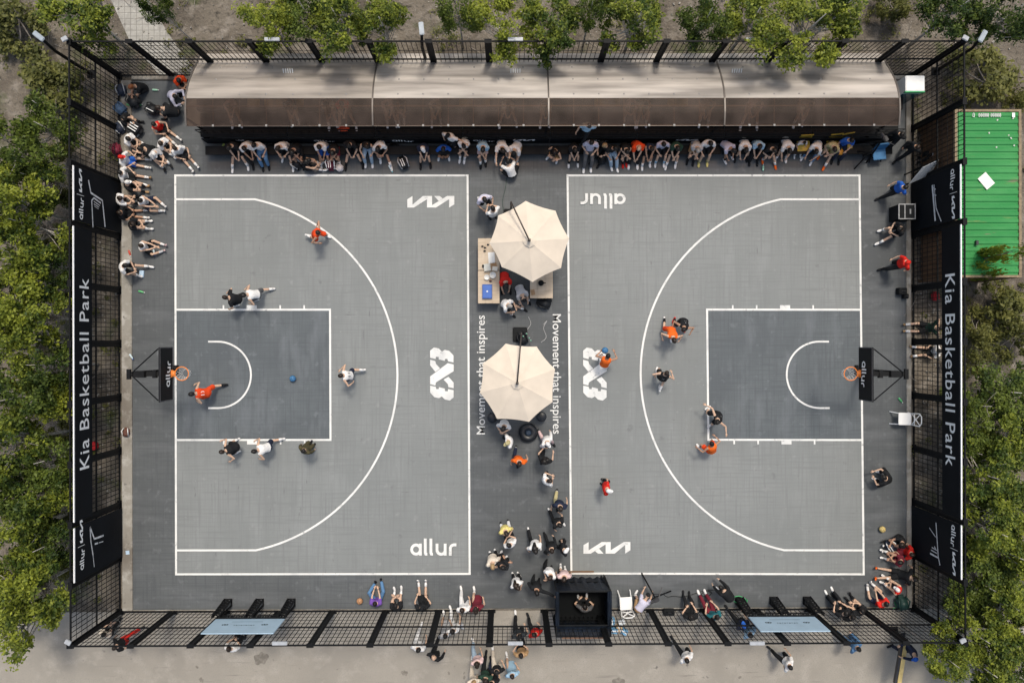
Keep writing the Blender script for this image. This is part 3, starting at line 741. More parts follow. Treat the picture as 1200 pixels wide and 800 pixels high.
def jug(px, py, lb, m, h=.2, r=.07, z=.737, name='jug', cat='jug'):
    p = prop(px, py, z + h / 2); o = empty(name, (p.x, p.y, z), 0, lb, cat)
    MB().lathe([(r, 0), (r * 1.05, h * .6), (r * .6, h * .85), (r * .6, h)], 14).build('vessel', m, o, True)
    MB().tube([(r * .9, 0, h * .75), (r * 1.7, 0, h * .7), (r * 1.7, 0, h * .3), (r, 0, h * .2)], .012, 6).build('handle', m, o, True)
jug(634, 331.5, 'round black jug with handle on the right table', M_black, .2, .1)
jug(566.5, 311.5, 'small dark mug beside the clear plastic box', M_black, .12, .05, name='mug', cat='mug')
jug(574.5, 329, 'small dark cup between the bowls and the blue tray', mat('dark_red_cup', (.12, .05, .05), .4), .09, .04, name='cup', cat='cup')
for k, (px, py) in enumerate(((565, 288.5), (568, 290), (571.5, 286.5), (567.5, 294))):
    jug(px, py, 'small dark cup on the upper table, %s of four by the parasol edge' % ('leftmost', 'second from left', 'rightmost', 'lowest')[k], M_dks, .07, .03, name='cup', cat='cup')
M_green = mat('bottle_green', (.10, .42, .16), .3, var=.1)
def bottle(px, py, lb, m, cap=None, rz=0, z=0.045, lying=True, L=.24, grp='bottles lying about'):
    p = at(px, py, z); o = empty('bottle', (p.x, p.y, z), rz, lb, 'bottle', grp)
    Mx = Matrix.Rotation(R(90), 3, 'X') if lying else Matrix.Identity(3); c = (0, L / 2, .035) if lying else (0, 0, 0)
    MB().lathe([(.033, 0), (.036, .02), (.036, L * .6), (.016, L * .82), (.015, L * .9)], 12, c, Mx).build('vessel', m, o, True)
    MB().lathe([(.02, L * .88), (.02, L)], 10, c, Mx).build('cap', cap or M_white, o, True)
M_cyan = mat('cyan_plastic', (.08, .42, .50), .3); M_clear = mat('bottle_pale', (.50, .60, .63), .2)
bottle(458, 198, 'cyan and white drink bottle beside the striped rucksack', M_clear, M_cyan, .5, L=.3)
bottle(152.5, 124, 'green bottle beside the dark bags, nearer the fence', M_green, M_white, 1.2); bottle(164, 124, 'green bottle right of the dark bags in the corner', M_green, M_white, 2.0)
bottle(894, 196.5, 'mint bottle standing by the person with orange shoes', mat('mint', (.35, .62, .45), .3), M_white, 3.1)
bottle(166.5, 342, 'green bottle lying on the dark floor near the left kerb', M_green, M_white, 1.3)
bottle(154.5, 418, 'small blue and white bottle on the left kerb by the hoop', M_clear, M_bluep, .6, z=.11)
bottle(183, 106, 'mint bottle on the floor below the left end of the top fence', mat('mint', (.35, .62, .45), .3), M_white, 1.5)
bottle(163, 158, 'small blue bottle beside the striped black sports bag', M_clear, M_bluep, 2.4)
bottle(181, 296, 'blue bottle by the person with pink shoes', M_clear, M_bluep, .2)
bottle(152.5, 297, 'red and white bottle on the kerb behind the person with pink shoes', mat('red_plastic', (.5, .06, .03), .3), M_white, .3, z=.11)
bottle(1055, 469, 'green bottle on the dark floor above the right white chair', M_green, M_white, .7)
bottle(261, 172.5, 'yellow green bottle left of the spectators on the bench', mat('lime_plastic', (.50, .60, .16), .35), M_white, -.5, L=.3)
paper(166.5, 321, .16, .26, -.1, 'pale blue box on the dark floor by the left kerb', z=.045, m=mat('pale_blue_box', (.42, .55, .68), .5), h=.06)
paper(149.5, 647, .14, .14, .1, 'pale blue sticker sheet on the left kerb', z=.105, m=mat('pale_blue_box', (.42, .55, .68), .5), h=.004)

# ------------------------------------------------------------------ balls
def ball(px, py, m, lb, z=.12 + ZC, seam=True):
    p = at(px, py, z); o = empty('basketball', (p.x, p.y, z), .4, lb, 'ball', 'basketballs')
    MB().ball((0, 0, 0), .118, 20).build('leather', m, o, True); b = MB()
    for rot in (Matrix.Identity(3), Matrix.Rotation(R(90), 3, 'X'), Matrix.Rotation(R(90), 3, 'Y')):
        b.tube([rot @ Vector((.1175 * math.cos(a), .1175 * math.sin(a), 0)) for a in [2 * math.pi * k / 24 for k in range(25)]], .0035, 5, cap=False)
    b.build('seam', M_black, o)
M_bball = mat('blue_ball', (.05, .16, .32), .6, var=.15, scale=20); M_oball = mat('tan_ball', (.42, .22, .11), .6, var=.15)
ball(343, 443.5, M_bball, 'blue basketball bouncing inside the left key', .16); ball(421.5, 704, M_oball, 'tan basketball beside the person in purple')
ball(709, 410.5, M_bball, 'blue basketball held by the orange player on the logo', 1.15)
ball(1034, 620, mat('yellow_ball', (.55, .42, .16), .6), 'small yellow ball on the dark floor at lower right')

# ------------------------------------------------------------------ booth, chairs, stools
M_cloth_blk = mat('black_navy_cloth', (.006, .010, .018), .6, spec=.2, var=.5, scale=3, bump=.6, bscale=5)
def booth():
    H = 2.05; a, c = at(652, 693, H), at(716, 745, H); cx, cy = (a.x + c.x) / 2, (a.y + c.y) / 2; W, D = c.x - a.x, a.y - c.y
    o = empty('booth', (cx, cy, 0), 0, 'black cloth booth open at the top, across the lower fence line', 'booth')
    b = MB(); N = 22; rnd = random.Random(4)
    def wall(p, q):
        d = Vector(q) - Vector(p); nn = Vector((d.y, -d.x, 0)).normalized(); cols = []
        for k in range(N + 1):
            t = k / N; fold = .03 * math.sin(k * 1.9) + rnd.uniform(-.012, .012)
            cols.append([Vector(p) + d * t + nn * (fold * (1 - z / H) * 1.3 + .10 * (1 - z / H)) + Vector((0, 0, z)) for z in (0.05, .5, 1, 1.5, 1.9, H)])
        for k in range(N):
            for j in range(5): b.add([cols[k][j], cols[k + 1][j], cols[k + 1][j + 1], cols[k][j + 1]], [(0, 1, 2, 3)])
    x, y = W / 2, D / 2
    wall((-x, y, 0), (x, y, 0)); wall((x, y, 0), (x, -y, 0)); wall((x, -y, 0), (-x, -y, 0)); wall((-x, -y, 0), (-x, y, 0))
    b.build('curtain', M_cloth_blk, o)
    b = MB(); b.box((0, 0, .72), (W - .1, D - .1, .05)); b.build('raised_floor', mat('booth_floor', (.006, .007, .008), .9, spec=.1), o)  # booth floor set high to let more light reach the inside
    b = MB()
    for p, q in (((-x, y), (x, y)), ((x, y), (x, -y)), ((x, -y), (-x, -y)), ((-x, -y), (-x, y)), ((-x, -y + .38), (x, -y + .38))): b.bar((*p, H - .02), (*q, H - .02), .04)
    for sx in (-1, 1):
        for sy in (-1, 1): b.bar((sx * x, sy * y, .06), (sx * x, sy * y, H), .04)
    b.build('frame', M_black, o)
    # cloth laid over the rear and side rims
    b = MB()
    for (x0, y0, x1, y1, dz) in ((-x - .02, -y - .03, x + .02, -y + .36, 0), (x - .12, -y + .38, x + .03, y + .02, .004), (-x - .03, -y + .38, -x + .1, y + .02, .004)):
        K = 14; g = [[Vector((x0 + (x1 - x0) * i / K, y0 + (y1 - y0) * j / 5, H + .02 + dz - .10 * math.sin(math.pi * j / 5) * (1 if y1 - y0 < 1 else 0) + rnd.uniform(-.012, .012))) for i in range(K + 1)] for j in range(6)]
        for j in range(5):
            for i in range(K): b.add([g[j][i], g[j][i + 1], g[j + 1][i + 1], g[j + 1][i]], [(0, 1, 2, 3)])
    b.build('rim_cloth', M_cloth_blk, o)
    MB().box((0.05, -y - .06, H - .02), (W * .86, .05, .05)).build('rear_pole', mat('brown_wood', (.19, .10, .055), .6), o)
    MB().box((-.1, y + .14, .1), (W * .7, .05, .05)).build('front_pole', mat('brown_wood2', (.17, .095, .05), .7), o)
    return cx, cy
bcx, bcy = booth()
M_wplast = mat('white_plastic', (.80, .80, .79), .35, var=.02)
def white_chair(px, py, rz, label):
    p = at(px, py, .45); o = empty('garden_chair', (p.x, p.y, ZC), rz, label, 'chair', 'white chairs by the court')
    MB().box((0, 0, .44), (.46, .48, .035), bev=.015).build('seat', M_wplast, o)
    for sx in (-1, 1):
        MB().bar((sx * .2, .2, .44), (sx * .23, .36, 0), .035).build('leg', M_wplast, o); MB().bar((sx * .2, -.2, .44), (sx * .22, -.3, 0), .035).build('leg', M_wplast, o)
    b = MB(); b.tube([(-.21, -.22, .44), (-.23, -.32, .88), (-.12, -.36, .94), (.12, -.36, .94), (.23, -.32, .88), (.21, -.22, .44)], .02, 8)
    for s in (-1, 1): b.bar((-.2 * s, -.23, .5), (.2 * s, -.33, .88), .025)
    b.bar((-.21, -.26, .62), (.21, -.26, .62), .025); b.build('backrest', M_wplast, o, True)
white_chair(733.5, 706.5, 0.06, 'white chair beside the black booth'); white_chair(1060, 490.5, R(90) - .02, 'white chair by the right kerb below the hoop')
M_pouf = mat('black_leatherette', (.014, .016, .02), .35, var=.2)
for px, py, lb in ((577, 489.5, 'round black stool at the left edge of the lower parasol'), (634.5, 488, 'round black stool at the right edge of the lower parasol')):
    p = at(px, py, .4); o = empty('stool', (p.x, p.y, ZC), 0, lb, 'stool', 'black stools by the parasol')
    MB().lathe([(.02, .43), (.15, .43), (.19, .40), (.19, .36), (.03, .35)][::-1], 20).build('seat', M_pouf, o, True)
    for k in range(4):
        a = k * R(90) + .4; MB().tube([(.12 * math.cos(a), .12 * math.sin(a), .36), (.18 * math.cos(a), .18 * math.sin(a), 0)], .014, 6).build('leg', M_post, o)
p = at(619, 507, .3); o = empty('beanbag', (p.x, p.y, ZC), 0, 'big round black beanbag between the lower parasol and the standing people', 'beanbag')
b = MB().lathe([(.2, 0), (.34, .06), (.36, .18), (.30, .32), (.2, .34), (.12, .30), (.02, .27)], 24); rnd = random.Random(2)
b.v = [(x * (1 + rnd.uniform(-.05, .05)), y * (1 + rnd.uniform(-.05, .05)), z) for x, y, z in b.v]; b.build('cushion', M_pouf, o, True)
MB().lathe([(.1, .30), (.12, .33), (.05, .36), (.01, .36)], 10).build('tie', mat('dark_blue_cloth', (.03, .05, .08), .6), o, True)

# ------------------------------------------------------------------ container
M_cg = layered('container_green', (.022, .205, .05), [((.045, .25, .07), (.6, 2, 1), .45, .7, 5), ((.22, .20, .06), (.9, 5, 1), .62, .8, 6), ((.20, .15, .11), (.5, 3, 1), .68, .74, 5)], .55)
M_rust = layered('container_brown', (.15, .085, .045), [((.09, .05, .03), 1.5, .4, .7, 5)], .8)
def container():
    H = 2.5; a, c = at(1119, 128.5, H), at(1196, 325, H); W, D = c.x - a.x, a.y - c.y; cx, cy = (a.x + c.x) / 2, (a.y + c.y) / 2
    o = empty('shipping_container', (cx, cy, 0), 0, 'green shipping container with worn ribbed roof beside the right fence', 'container')
    b = MB(); n = 23; L = D - .16
    for k in range(n):
        y0 = -L / 2 + L * k / n; s = L / n; zz = [(0, 0), (.30, 0), (.42, .03), (.86, .03), (1, 0)]
        for (t0, z0), (t1, z1) in zip(zz[:-1], zz[1:]):
            b.add([(-W / 2 + .05, y0 + s * t0, H + z0 - .02), (W / 2 - .05, y0 + s * t0, H + z0 - .02), (W / 2 - .05, y0 + s * t1, H + z1 - .02), (-W / 2 + .05, y0 + s * t1, H + z1 - .02)], [(0, 1, 2, 3)])
    b.build('roof', M_cg, o)
    M_rail = mat('container_rail', (.22, .165, .10), .7, var=.3)
    b = MB()
    for s in (-1, 1): b.box((s * (W / 2 - .025), 0, H - .01), (.09, D, .09)); b.box((0, s * (D / 2 - .04), H - .012), (W - .14, .08, .085))
    b.build('roof_rail', M_rail, o)
    b = MB(); n = 26
    for s in (-1, 1):
        for k in range(n):
            y0 = -D / 2 + D * k / n; d = D / n
            for t0, x0, t1, x1 in ((0, 0, .35, 0), (.35, 0, .5, .035), (.5, .035, .85, .035), (.85, .035, 1, 0)):
                L4 = [(s * (W / 2 - .02 - x0), y0 + d * t0, .15), (s * (W / 2 - .02 - x1), y0 + d * t1, .15), (s * (W / 2 - .02 - x1), y0 + d * t1, H - .06), (s * (W / 2 - .02 - x0), y0 + d * t0, H - .06)]
                b.add(L4, [(0, 1, 2, 3)])
        b.box((0, s * (D / 2 - .03), H / 2 + .05), (W - .1, .03, H - .2))
    for sx in (-1, 1):
        for sy in (-1, 1): b.box((sx * (W / 2 - .06), sy * (D / 2 - .06), H / 2 - .03), (.12, .12, H - .08))
    b.build('wall', M_rust, o)
    b = MB()
    for x, y, ww, h in [(-.5 + k * .11, D / 2 - .2, .075, .14) for k in range(1)] + [(-.30 + k * .075, D / 2 - .2, .055, .13) for k in range(5)] + [(.12 + k * .075, D / 2 - .2, .055, .13) for k in range(5)]:
        for q in ((x - ww / 2 + .009, y, .016, h), (x + ww / 2 - .009, y, .016, h), (x, y + h / 2 - .01, ww, .018), (x, y - h / 2 + .01, ww, .018)): b.box((q[0], q[1], H + .028), (q[2], q[3], .006))
    b.box((W / 2 - .25, D / 2 - .2, H + .026), (.1, .16, .008)); b.build('roof_lettering', M_white, o)
    rnd = random.Random(3); b = MB()
    for k in range(7): b.box((W / 2 - .2 - rnd.random() * .9, D / 2 - .3 - rnd.random() * 1.1, H + .02), (.02 + rnd.random() * .05, .02 + rnd.random() * .04, .012), Matrix.Rotation(rnd.random() * 3, 3, 'Z'))
    b.build('paint_chip', mat('paint_chips', (.55, .55, .50), .8), o)
container()
p = at(1156, 212, 2.54); o = MB().box((0, 0, .014), (.36, .50, .02)).build('paper_sheet', M_paper); o.location = (p.x, p.y, 2.51); o.rotation_euler = (0, .0, R(40)); tag(o, 'white paper board lying on the green container roof', 'board')
p = at(1144.5, 284.5, 2.56); o = MB().box((0, 0, .05), (.09, .16, .1), bev=.01).build('brick', M_dks); o.location = (p.x, p.y, 2.52); tag(o, 'small dark block lying on the green container roof', 'block')

# ------------------------------------------------------------------ fridge, panel, speakers and other kit on the right and top
def fridge():
    H = 1.9; a, c = at(1061.5, 88.5, H), at(1084, 107, H); W, D = c.x - a.x, a.y - c.y
    o = empty('drinks_fridge', ((a.x + c.x) / 2, (a.y + c.y) / 2, 0), 0, 'white drinks fridge with green band in the top right corner', 'fridge')
    MB().box((0, 0, H / 2 + .02), (W, D, H - .06), bev=.02).build('cabinet', M_white, o)
    M_gb = mat('green_band', (.02, .32, .10), .4)
    MB().box((0, -D / 2 - .012, H - .09), (W + .02, .035, .14)).build('green_band', M_gb, o)
    MB().box((0, -D / 2 - .006, .85), (W - .06, .03, 1.5)).build('glass_door', mat('teal_glass', (.02, .07, .085), .08), o)
    MB().box((-W / 2 + .06, -D / 2 - .03, .9), (.03, .03, .5)).build('handle', M_white, o)
fridge()
def slat_panel():
    P = [at(1065, 215, .7), at(1081, 196, 1.35), at(1100, 187, 1.75), at(1090, 204, 1.05)]
    o = empty('slatted_panel', at(1083, 206), 0, 'pale grey slatted panel leaning by the upper right banner', 'panel'); O = Vector(o.location); b = MB(); n = 6
    for k in range(n):
        f, g = k / n + .012, (k + 1) / n - .012
        q = [P[0].lerp(P[3], f), P[1].lerp(P[2], f), P[1].lerp(P[2], g), P[0].lerp(P[3], g)]
        q = [v - O for v in q]; nn = (q[1] - q[0]).cross(q[3] - q[0]).normalized(); nn = nn if nn.z > 0 else -nn; b.prism(q, nn, .03)
    b.build('slat', mat('pale_grey_paint', (.46, .47, .47), .6), o)
    b = MB(); b.bar(P[0].lerp(P[3], .5) - O - Vector((0, 0, .03)), P[1].lerp(P[2], .5) - O - Vector((0, 0, .03)), .05)
    for v in (P[1], P[2], P[0]): b.bar(v - O - Vector((0, 0, .02)), Vector((v.x, v.y, 0)) - O, .04)
    b.build('support', M_post, o)
slat_panel()
def case(px0, py0, px1, py1, H, label):
    a, c = at(px0, py0, H), at(px1, py1, H); W, D = c.x - a.x, a.y - c.y
    o = empty('equipment_case', ((a.x + c.x) / 2, (a.y + c.y) / 2, ZC), 0, label, 'case'); M_e = mat('case_edge', (.30, .31, .32), .4, .4)
    MB().box((0, 0, H / 2), (W, D, H - .03), bev=.01).build('body', M_black, o); b = MB(); h = H - .02
    for s in (-1, 1): b.box((s * W / 2, 0, h), (.035, D + .03, .035)); b.box((0, s * D / 2, h), (W - .04, .035, .034)); 
    b.box((-.08, 0, h), (.035, D - .04, .032)); b.build('edge', M_e, o)
    MB().box((W * .2, 0, h + .012), (.05, .18, .02)).build('handle', M_e, o)
case(1053, 239.5, 1072, 256.5, .8, 'black equipment case with pale metal edges by the right kerb')
def speaker(px, py, rz, label):
    p = at(px, py, .5); o = empty('loudspeaker', (p.x, p.y, ZC), rz, label, 'loudspeaker'); Mt = Matrix.Rotation(.5, 3, 'X')
    MB().box((0, 0, .36), (.40, .36, .62), Mt, bev=.05).build('cabinet', M_black, o)
    MB().box((0, -.20, .36), (.32, .02, .5), Mt).build('grille', M_dks, o); MB().bar((-.1, .02, .66), (.1, .02, .66), .03).build('handle', M_dks, o)
speaker(241, 155.5, .9, 'black loudspeaker tilted back at the left end of the shelter')
def tripod(px, py, label, h=1.1, spread=.62, head=True, rz=0.):
    p = at(px, py, .6); o = empty('tripod', (p.x, p.y, ZC), rz, label, 'tripod')
    for k in range(3):
        a = k * R(120); b = MB(); b.tube([(0, 0, h - .1), (spread * math.cos(a), spread * math.sin(a), 0)], .028, 6); b.bar((0, 0, h * .45), (spread * .5 * math.cos(a), spread * .5 * math.sin(a), h * .47), .02); b.build('leg', M_post, o, True)
    MB().tube([(0, 0, h * .4), (0, 0, h + .15)], .03, 8).build('column', M_post, o, True)
    if head:
        b = MB(); b.box((0, 0, h + .2), (.14, .2, .14), bev=.02); b.tube([(0, .1, h + .2), (0, .24, h + .2)], .05, 10); b.bar((0, -.1, h + .15), (.25, -.4, h + .02), .025); b.build('camera', M_dks, o)
tripod(766, 697, 'black camera tripod beside the person in pale shirt and black cap', .9, .75, True, R(118))
tripod(1022, 171, 'black stand at the right end of the shelter', 1.4, .5, True, .6)
tripod(1013, 182, 'thin black stand right of the spectators', 1.1, .4, False, .2)
def folding_chair(px, py, rz, m, label, h=.42, name='folding_chair', grp=None):
    p = at(px, py, .5); o = empty(name, (p.x, p.y, ZC), rz, label, 'chair', grp)
    MB().box((0, 0, h), (.48, .44, .04), bev=.015).build('seat', m, o); MB().box((0, .23, h + .26), (.48, .04, .42), Matrix.Rotation(-.2, 3, 'X'), bev=.015).build('backrest', m, o)
    for s in (-1, 1):
        MB().bar((s * .22, .2, h), (s * .22, -.22, 0), .03).build('leg', M_post, o); MB().bar((s * .22, -.2, h), (s * .22, .24, 0), .03).build('leg', M_post, o)
folding_chair(1031, 180, 0.1, mat('blue_seat', (.03, .14, .30), .6), 'blue camping chair right of the shelter end')
folding_chair(942, 170, .05, M_yel, 'yellow chair with a small child in it', grp='yellow chairs')
folding_chair(977, 169, .1, M_yel, 'yellow chair under the person in khaki', grp='yellow chairs')
folding_chair(991, 168, .2, M_yel, 'yellow chair under the person in blue', grp='yellow chairs')
MB_ = MB
p = at(985, 178, .45); o = MB().ball((0, 0, 0), (.17, .12, .1), 12).build('pouch', mat('orange_bag', (.70, .30, .03), .6), smooth=True); o.location = (p.x, p.y, .45); tag(o, 'bright orange bag held on a lap at the right end of the bench', 'bag')
def amp(px, py, wd, dp, h, lb, rz=0):
    p = at(px, py, h); o = empty('equipment_box', (p.x, p.y, ZC), rz, lb, 'box'); MB().box((0, 0, h / 2), (wd, dp, h), bev=.02).build('body', M_black, o)
    MB().tube([(-wd * .2, 0, h), (-wd * .2, 0, h + .04), (wd * .2, 0, h + .04), (wd * .2, 0, h)], .012, 6).build('handle', M_dks, o)
amp(784, 717, .42, .24, .18, 'flat black box on the lower kerb right of the tripod'); amp(1058, 341, .3, .25, .3, 'small black box on the right kerb below the person in red')
amp(1062, 347, .18, .18, .24, 'small grey device at the right fence foot')
o = empty('bag', at(1096, 347, .2), .1, 'red bag outside the right fence', 'bag'); MB().box((0, 0, .0), (.2, .34, .3), bev=.05).build('body', mat('red_cloth', (.42, .015, .02), .7), o); MB().tube([(0, -.1, .14), (0, -.05, .24), (0, .05, .24), (0, .1, .14)], .015, 6).build('handle', mat('red_cloth', (.42, .015, .02), .7), o)
o = empty('bag', at(110, 522, .2), .1, 'red bag outside the left fence', 'bag'); MB().box((0, 0, .0), (.24, .3, .3), bev=.05).build('body', mat('red_cloth', (.42, .015, .02), .7), o); MB().tube([(0, -.1, .14), (0, -.05, .24), (0, .05, .24), (0, .1, .14)], .015, 6).build('handle', mat('red_cloth', (.42, .015, .02), .7), o)

# ------------------------------------------------------------------ bags
def rucksack(px, py, rz, m, label, m2=None, s=1, stripes=0, z=0.15):
    p = at(px, py, z); o = empty('rucksack', (p.x, p.y, ZC), rz, label, 'bag', 'bags left on the floor')
    b = MB(); b.box((0, 0, .13 * s), (.34 * s, .46 * s, .24 * s), bev=.09 * s); b.box((0, -.05, .25 * s), (.26 * s, .28 * s, .08 * s), bev=.03 * s); b.build('body', m, o, True)
    b = MB(); b.tube([(-.1 * s, .2 * s, .22 * s), (-.16 * s, .06 * s, .33 * s), (-.12 * s, -.2 * s, .2 * s)], .022 * s, 6); b.tube([(.1 * s, .2 * s, .22 * s), (.16 * s, .06 * s, .33 * s), (.12 * s, -.2 * s, .2 * s)], .022 * s, 6); b.build('strap', m2 or m, o, True)
    if stripes:
        b = MB()
        for k in range(stripes): b.box((-.06 * s + .07 * s * k, -.02, .292 * s), (.025 * s, .26 * s, .012))
        b.build('stripe', M_white, o)
M_bag = mat('black_nylon', (.013, .014, .016), .6, var=.3, scale=10); M_nvy = mat('navy_nylon', (.018, .025, .045), .6, var=.3); M_den = mat('denim_bag', (.05, .09, .16), .8, var=.4, scale=14)
rucksack(473, 191, .4, M_bag, 'black rucksack with pale grey stripes beside the cyan bottle', mat('grey_strap', (.4, .4, .4), .7), 1.1, 2)
rucksack(463, 173, .2, M_bag, 'plain black bag between the person in white with one black sleeve and the white cap')
rucksack(315, 172, 0, M_bag, 'black bag on the bench right of the person in blue jeans', z=.5)
rucksack(158, 119, .5, M_bag, 'large black rucksack in the top left corner', s=1.25); rucksack(143, 106, .2, M_nvy, 'dark patterned bag against the corner of the fence', mat('grey_strap', (.4, .4, .4), .7))
rucksack(142, 128, .8, M_den, 'blue denim bag by the upper left fence', s=1.1); rucksack(159, 151, 1.0, M_bag, 'black sports bag with three white stripes', s=1.35, stripes=3)
rucksack(179, 128.5, 1.1, M_bag, 'black bag with white mark beside the person hugging their knees', s=1.15, stripes=1); rucksack(137, 175, .3, mat('maroon_nylon', (.16, .012, .03), .6), 'maroon bag by the left fence above the red cap')
rucksack(141, 150, .6, M_nvy, 'navy bag with white straps against the left fence', M_white); rucksack(388, 193, .1, mat('maroon_nylon2', (.10, .014, .03), .6), 'maroon rucksack with white lettering-like patches in front of the bench', M_white, 1.05, 2)
rucksack(397, 196, .9, mat('white_cloth_bag', (.6, .55, .54), .8), 'crumpled white bag leaning on the maroon rucksack', s=.8); rucksack(705, 186, .2, M_bag, 'black bag hanging at the lap of the person in black beside pale denim', s=.9)
rucksack(347, 192, .9, M_bag, 'black bag behind the girl with long dark hair', mat('grey_strap', (.4, .4, .4), .7)); rucksack(1043, 639, .6, M_nvy, 'black rucksack with white stroke beside the red team', M_white, 1.0, 1)
rucksack(1056, 705, .2, mat('dark_green_nylon', (.01, .035, .03), .5), 'dark green bag with mint logo marks in the lower right corner', s=1.25); rucksack(637, 355, 1.2, M_bag, 'black rucksack on the floor below the right table', s=1.2)
rucksack(642, 350, .3, M_bag, 'second black bag tucked against the right table', s=.8); rucksack(148, 506, 0, mat('brown_bag', (.12, .05, .035), .8, var=.5, scale=20), 'small brown patterned bag on the left kerb', M_white, .75)
rucksack(612, 396, .4, M_bag, 'black crate bag holding green and white bottles above the lower parasol', s=1.1)
for k, (dx, dy) in enumerate(((0, 0), (4, -3), (7, 2), (9, 5))):
    bottle(613 + dx, 394 + dy, 'green topped water bottle in the black bag, %s' % ('leftmost', 'second', 'third', 'rightmost')[k], M_clear, M_green, .3 * k, z=.35, lying=False, L=.22, grp='bottles in the black bag')
for k, (px, py) in enumerate(((203, 151.5), (208, 153.5))):
    pass
b = MB()
p = at(790, 722, .3)
rnd = random.Random(9)
def cable(pts, m, label, rad=.011):
    P = [at(x, y, ZC + .012 + rad) for x, y in pts]; Q = []
    for i in range(len(P) - 1):
        p0, p1, p2, p3 = P[max(0, i - 1)], P[i], P[i + 1], P[min(len(P) - 1, i + 2)]
        for k in range(6):
            t = k / 6; Q.append(.5 * (2 * p1 + (p2 - p0) * t + (2 * p0 - 5 * p1 + 4 * p2 - p3) * t * t + (3 * p1 - p0 - 3 * p2 + p3) * t ** 3))
    o = MB().tube(Q + [P[-1]], rad, 5).build('cable', m); tag(o, label, 'cable', 'cables on the floor')
cable([(777, 695), (782, 699), (790, 698), (800, 699), (815, 695), (826, 692), (834, 694), (828, 699), (822, 696), (830, 691), (845, 692)], M_black, 'black cable running from the tripod along the floor')
cable([(619, 371), (622, 379), (618, 386), (613, 392)], mat('pale_cable', (.4, .4, .4), .6), 'pale cable between the tables and the lower parasol')
cable([(637, 380), (641, 376), (637, 384), (640, 395), (634, 401)], mat('pale_cable', (.4, .4, .4), .6), 'pale looped cable beside the word Movement')
cable([(594, 207), (592, 222), (589, 235), (590, 246)], mat('green_cable', (.03, .06, .05), .6), 'dark green cable above the upper parasol')
cable([(858, 700), (866, 698), (874, 702), (868, 707), (860, 704), (872, 709), (876, 702)], mat('bright_green_cable', (.03, .25, .09), .6), 'green coiled cable by the lower kerb', .02)
cable([(1048, 705), (1051, 711), (1050, 700), (1053, 709), (1046, 713)], mat('bright_green_cable', (.03, .25, .09), .6), 'green coiled cable in the lower right corner', .015)
# yellow barrier beam at lower right
def barrier():
    a, c = at(1053, 800, .9), at(1061, 752, .9); o = empty('barrier', (c.x, c.y, 0), 0, 'yellow barrier beam with dark edge on the plaza at lower right', 'barrier'); O = Vector(o.location)
    MB().bar(a - O, c - O, .15, .12).build('beam', mat('worn_yellow', (.55, .42, .17), .6, var=.25, scale=4), o); d = Vector((.13, 0, .01)); MB().bar(a - O - d, c - O - d, .08, .14).build('beam_edge', M_dks, o)
    b = MB(); b.tube([(0, .1, 0), (0, .1, 1.0)], .06, 10); b.box((0, .1, .02), (.3, .3, .04)); b.build('post', M_post, o)
barrier()
# blue and orange crates by the booth
for k, (px, py, m, lb) in enumerate(((717, 727, 'sky', 'sky blue drink can box beside the booth, nearest it'), (726, 735, 'tanb', 'tan carton beside the booth'), (731, 739, 'sky', 'sky blue drink box beside the booth, farthest from it'), (720, 738, 'sky', 'sky blue drink box beside the booth, middle one'), (728, 728, 'wht', 'white carton beside the booth'))):
    col = {'sky': (.16, .36, .55), 'tanb': (.5, .36, .2), 'wht': (.6, .62, .62)}[m]; p = at(px, py, .1); o = empty('carton', (p.x, p.y, 0), k * .5, lb, 'carton', 'cartons by the booth')
    MB().box((0, 0, .10), (.2, .26, .2), bev=.01).build('box', mat('carton_' + m, col, .6), o); MB().box((0, 0, .203), (.05, .26, .006)).build('tape', M_white, o)

o = empty('bag', at(402, 150.5, 1.1), .1, 'bright orange-red bag on the step just under the front edge of the shelter', 'bag'); o.location.z = .89
b = MB(); b.box((0, 0, .12), (.42, .2, .24), bev=.07); b.build('body', mat('orange_red_cloth', (.62, .07, .02), .7, var=.3, scale=12), o, True); MB().tube([(-.12, 0, .22), (-.06, 0, .32), (.06, 0, .32), (.12, 0, .22)], .014, 6).build('handle', M_black, o)
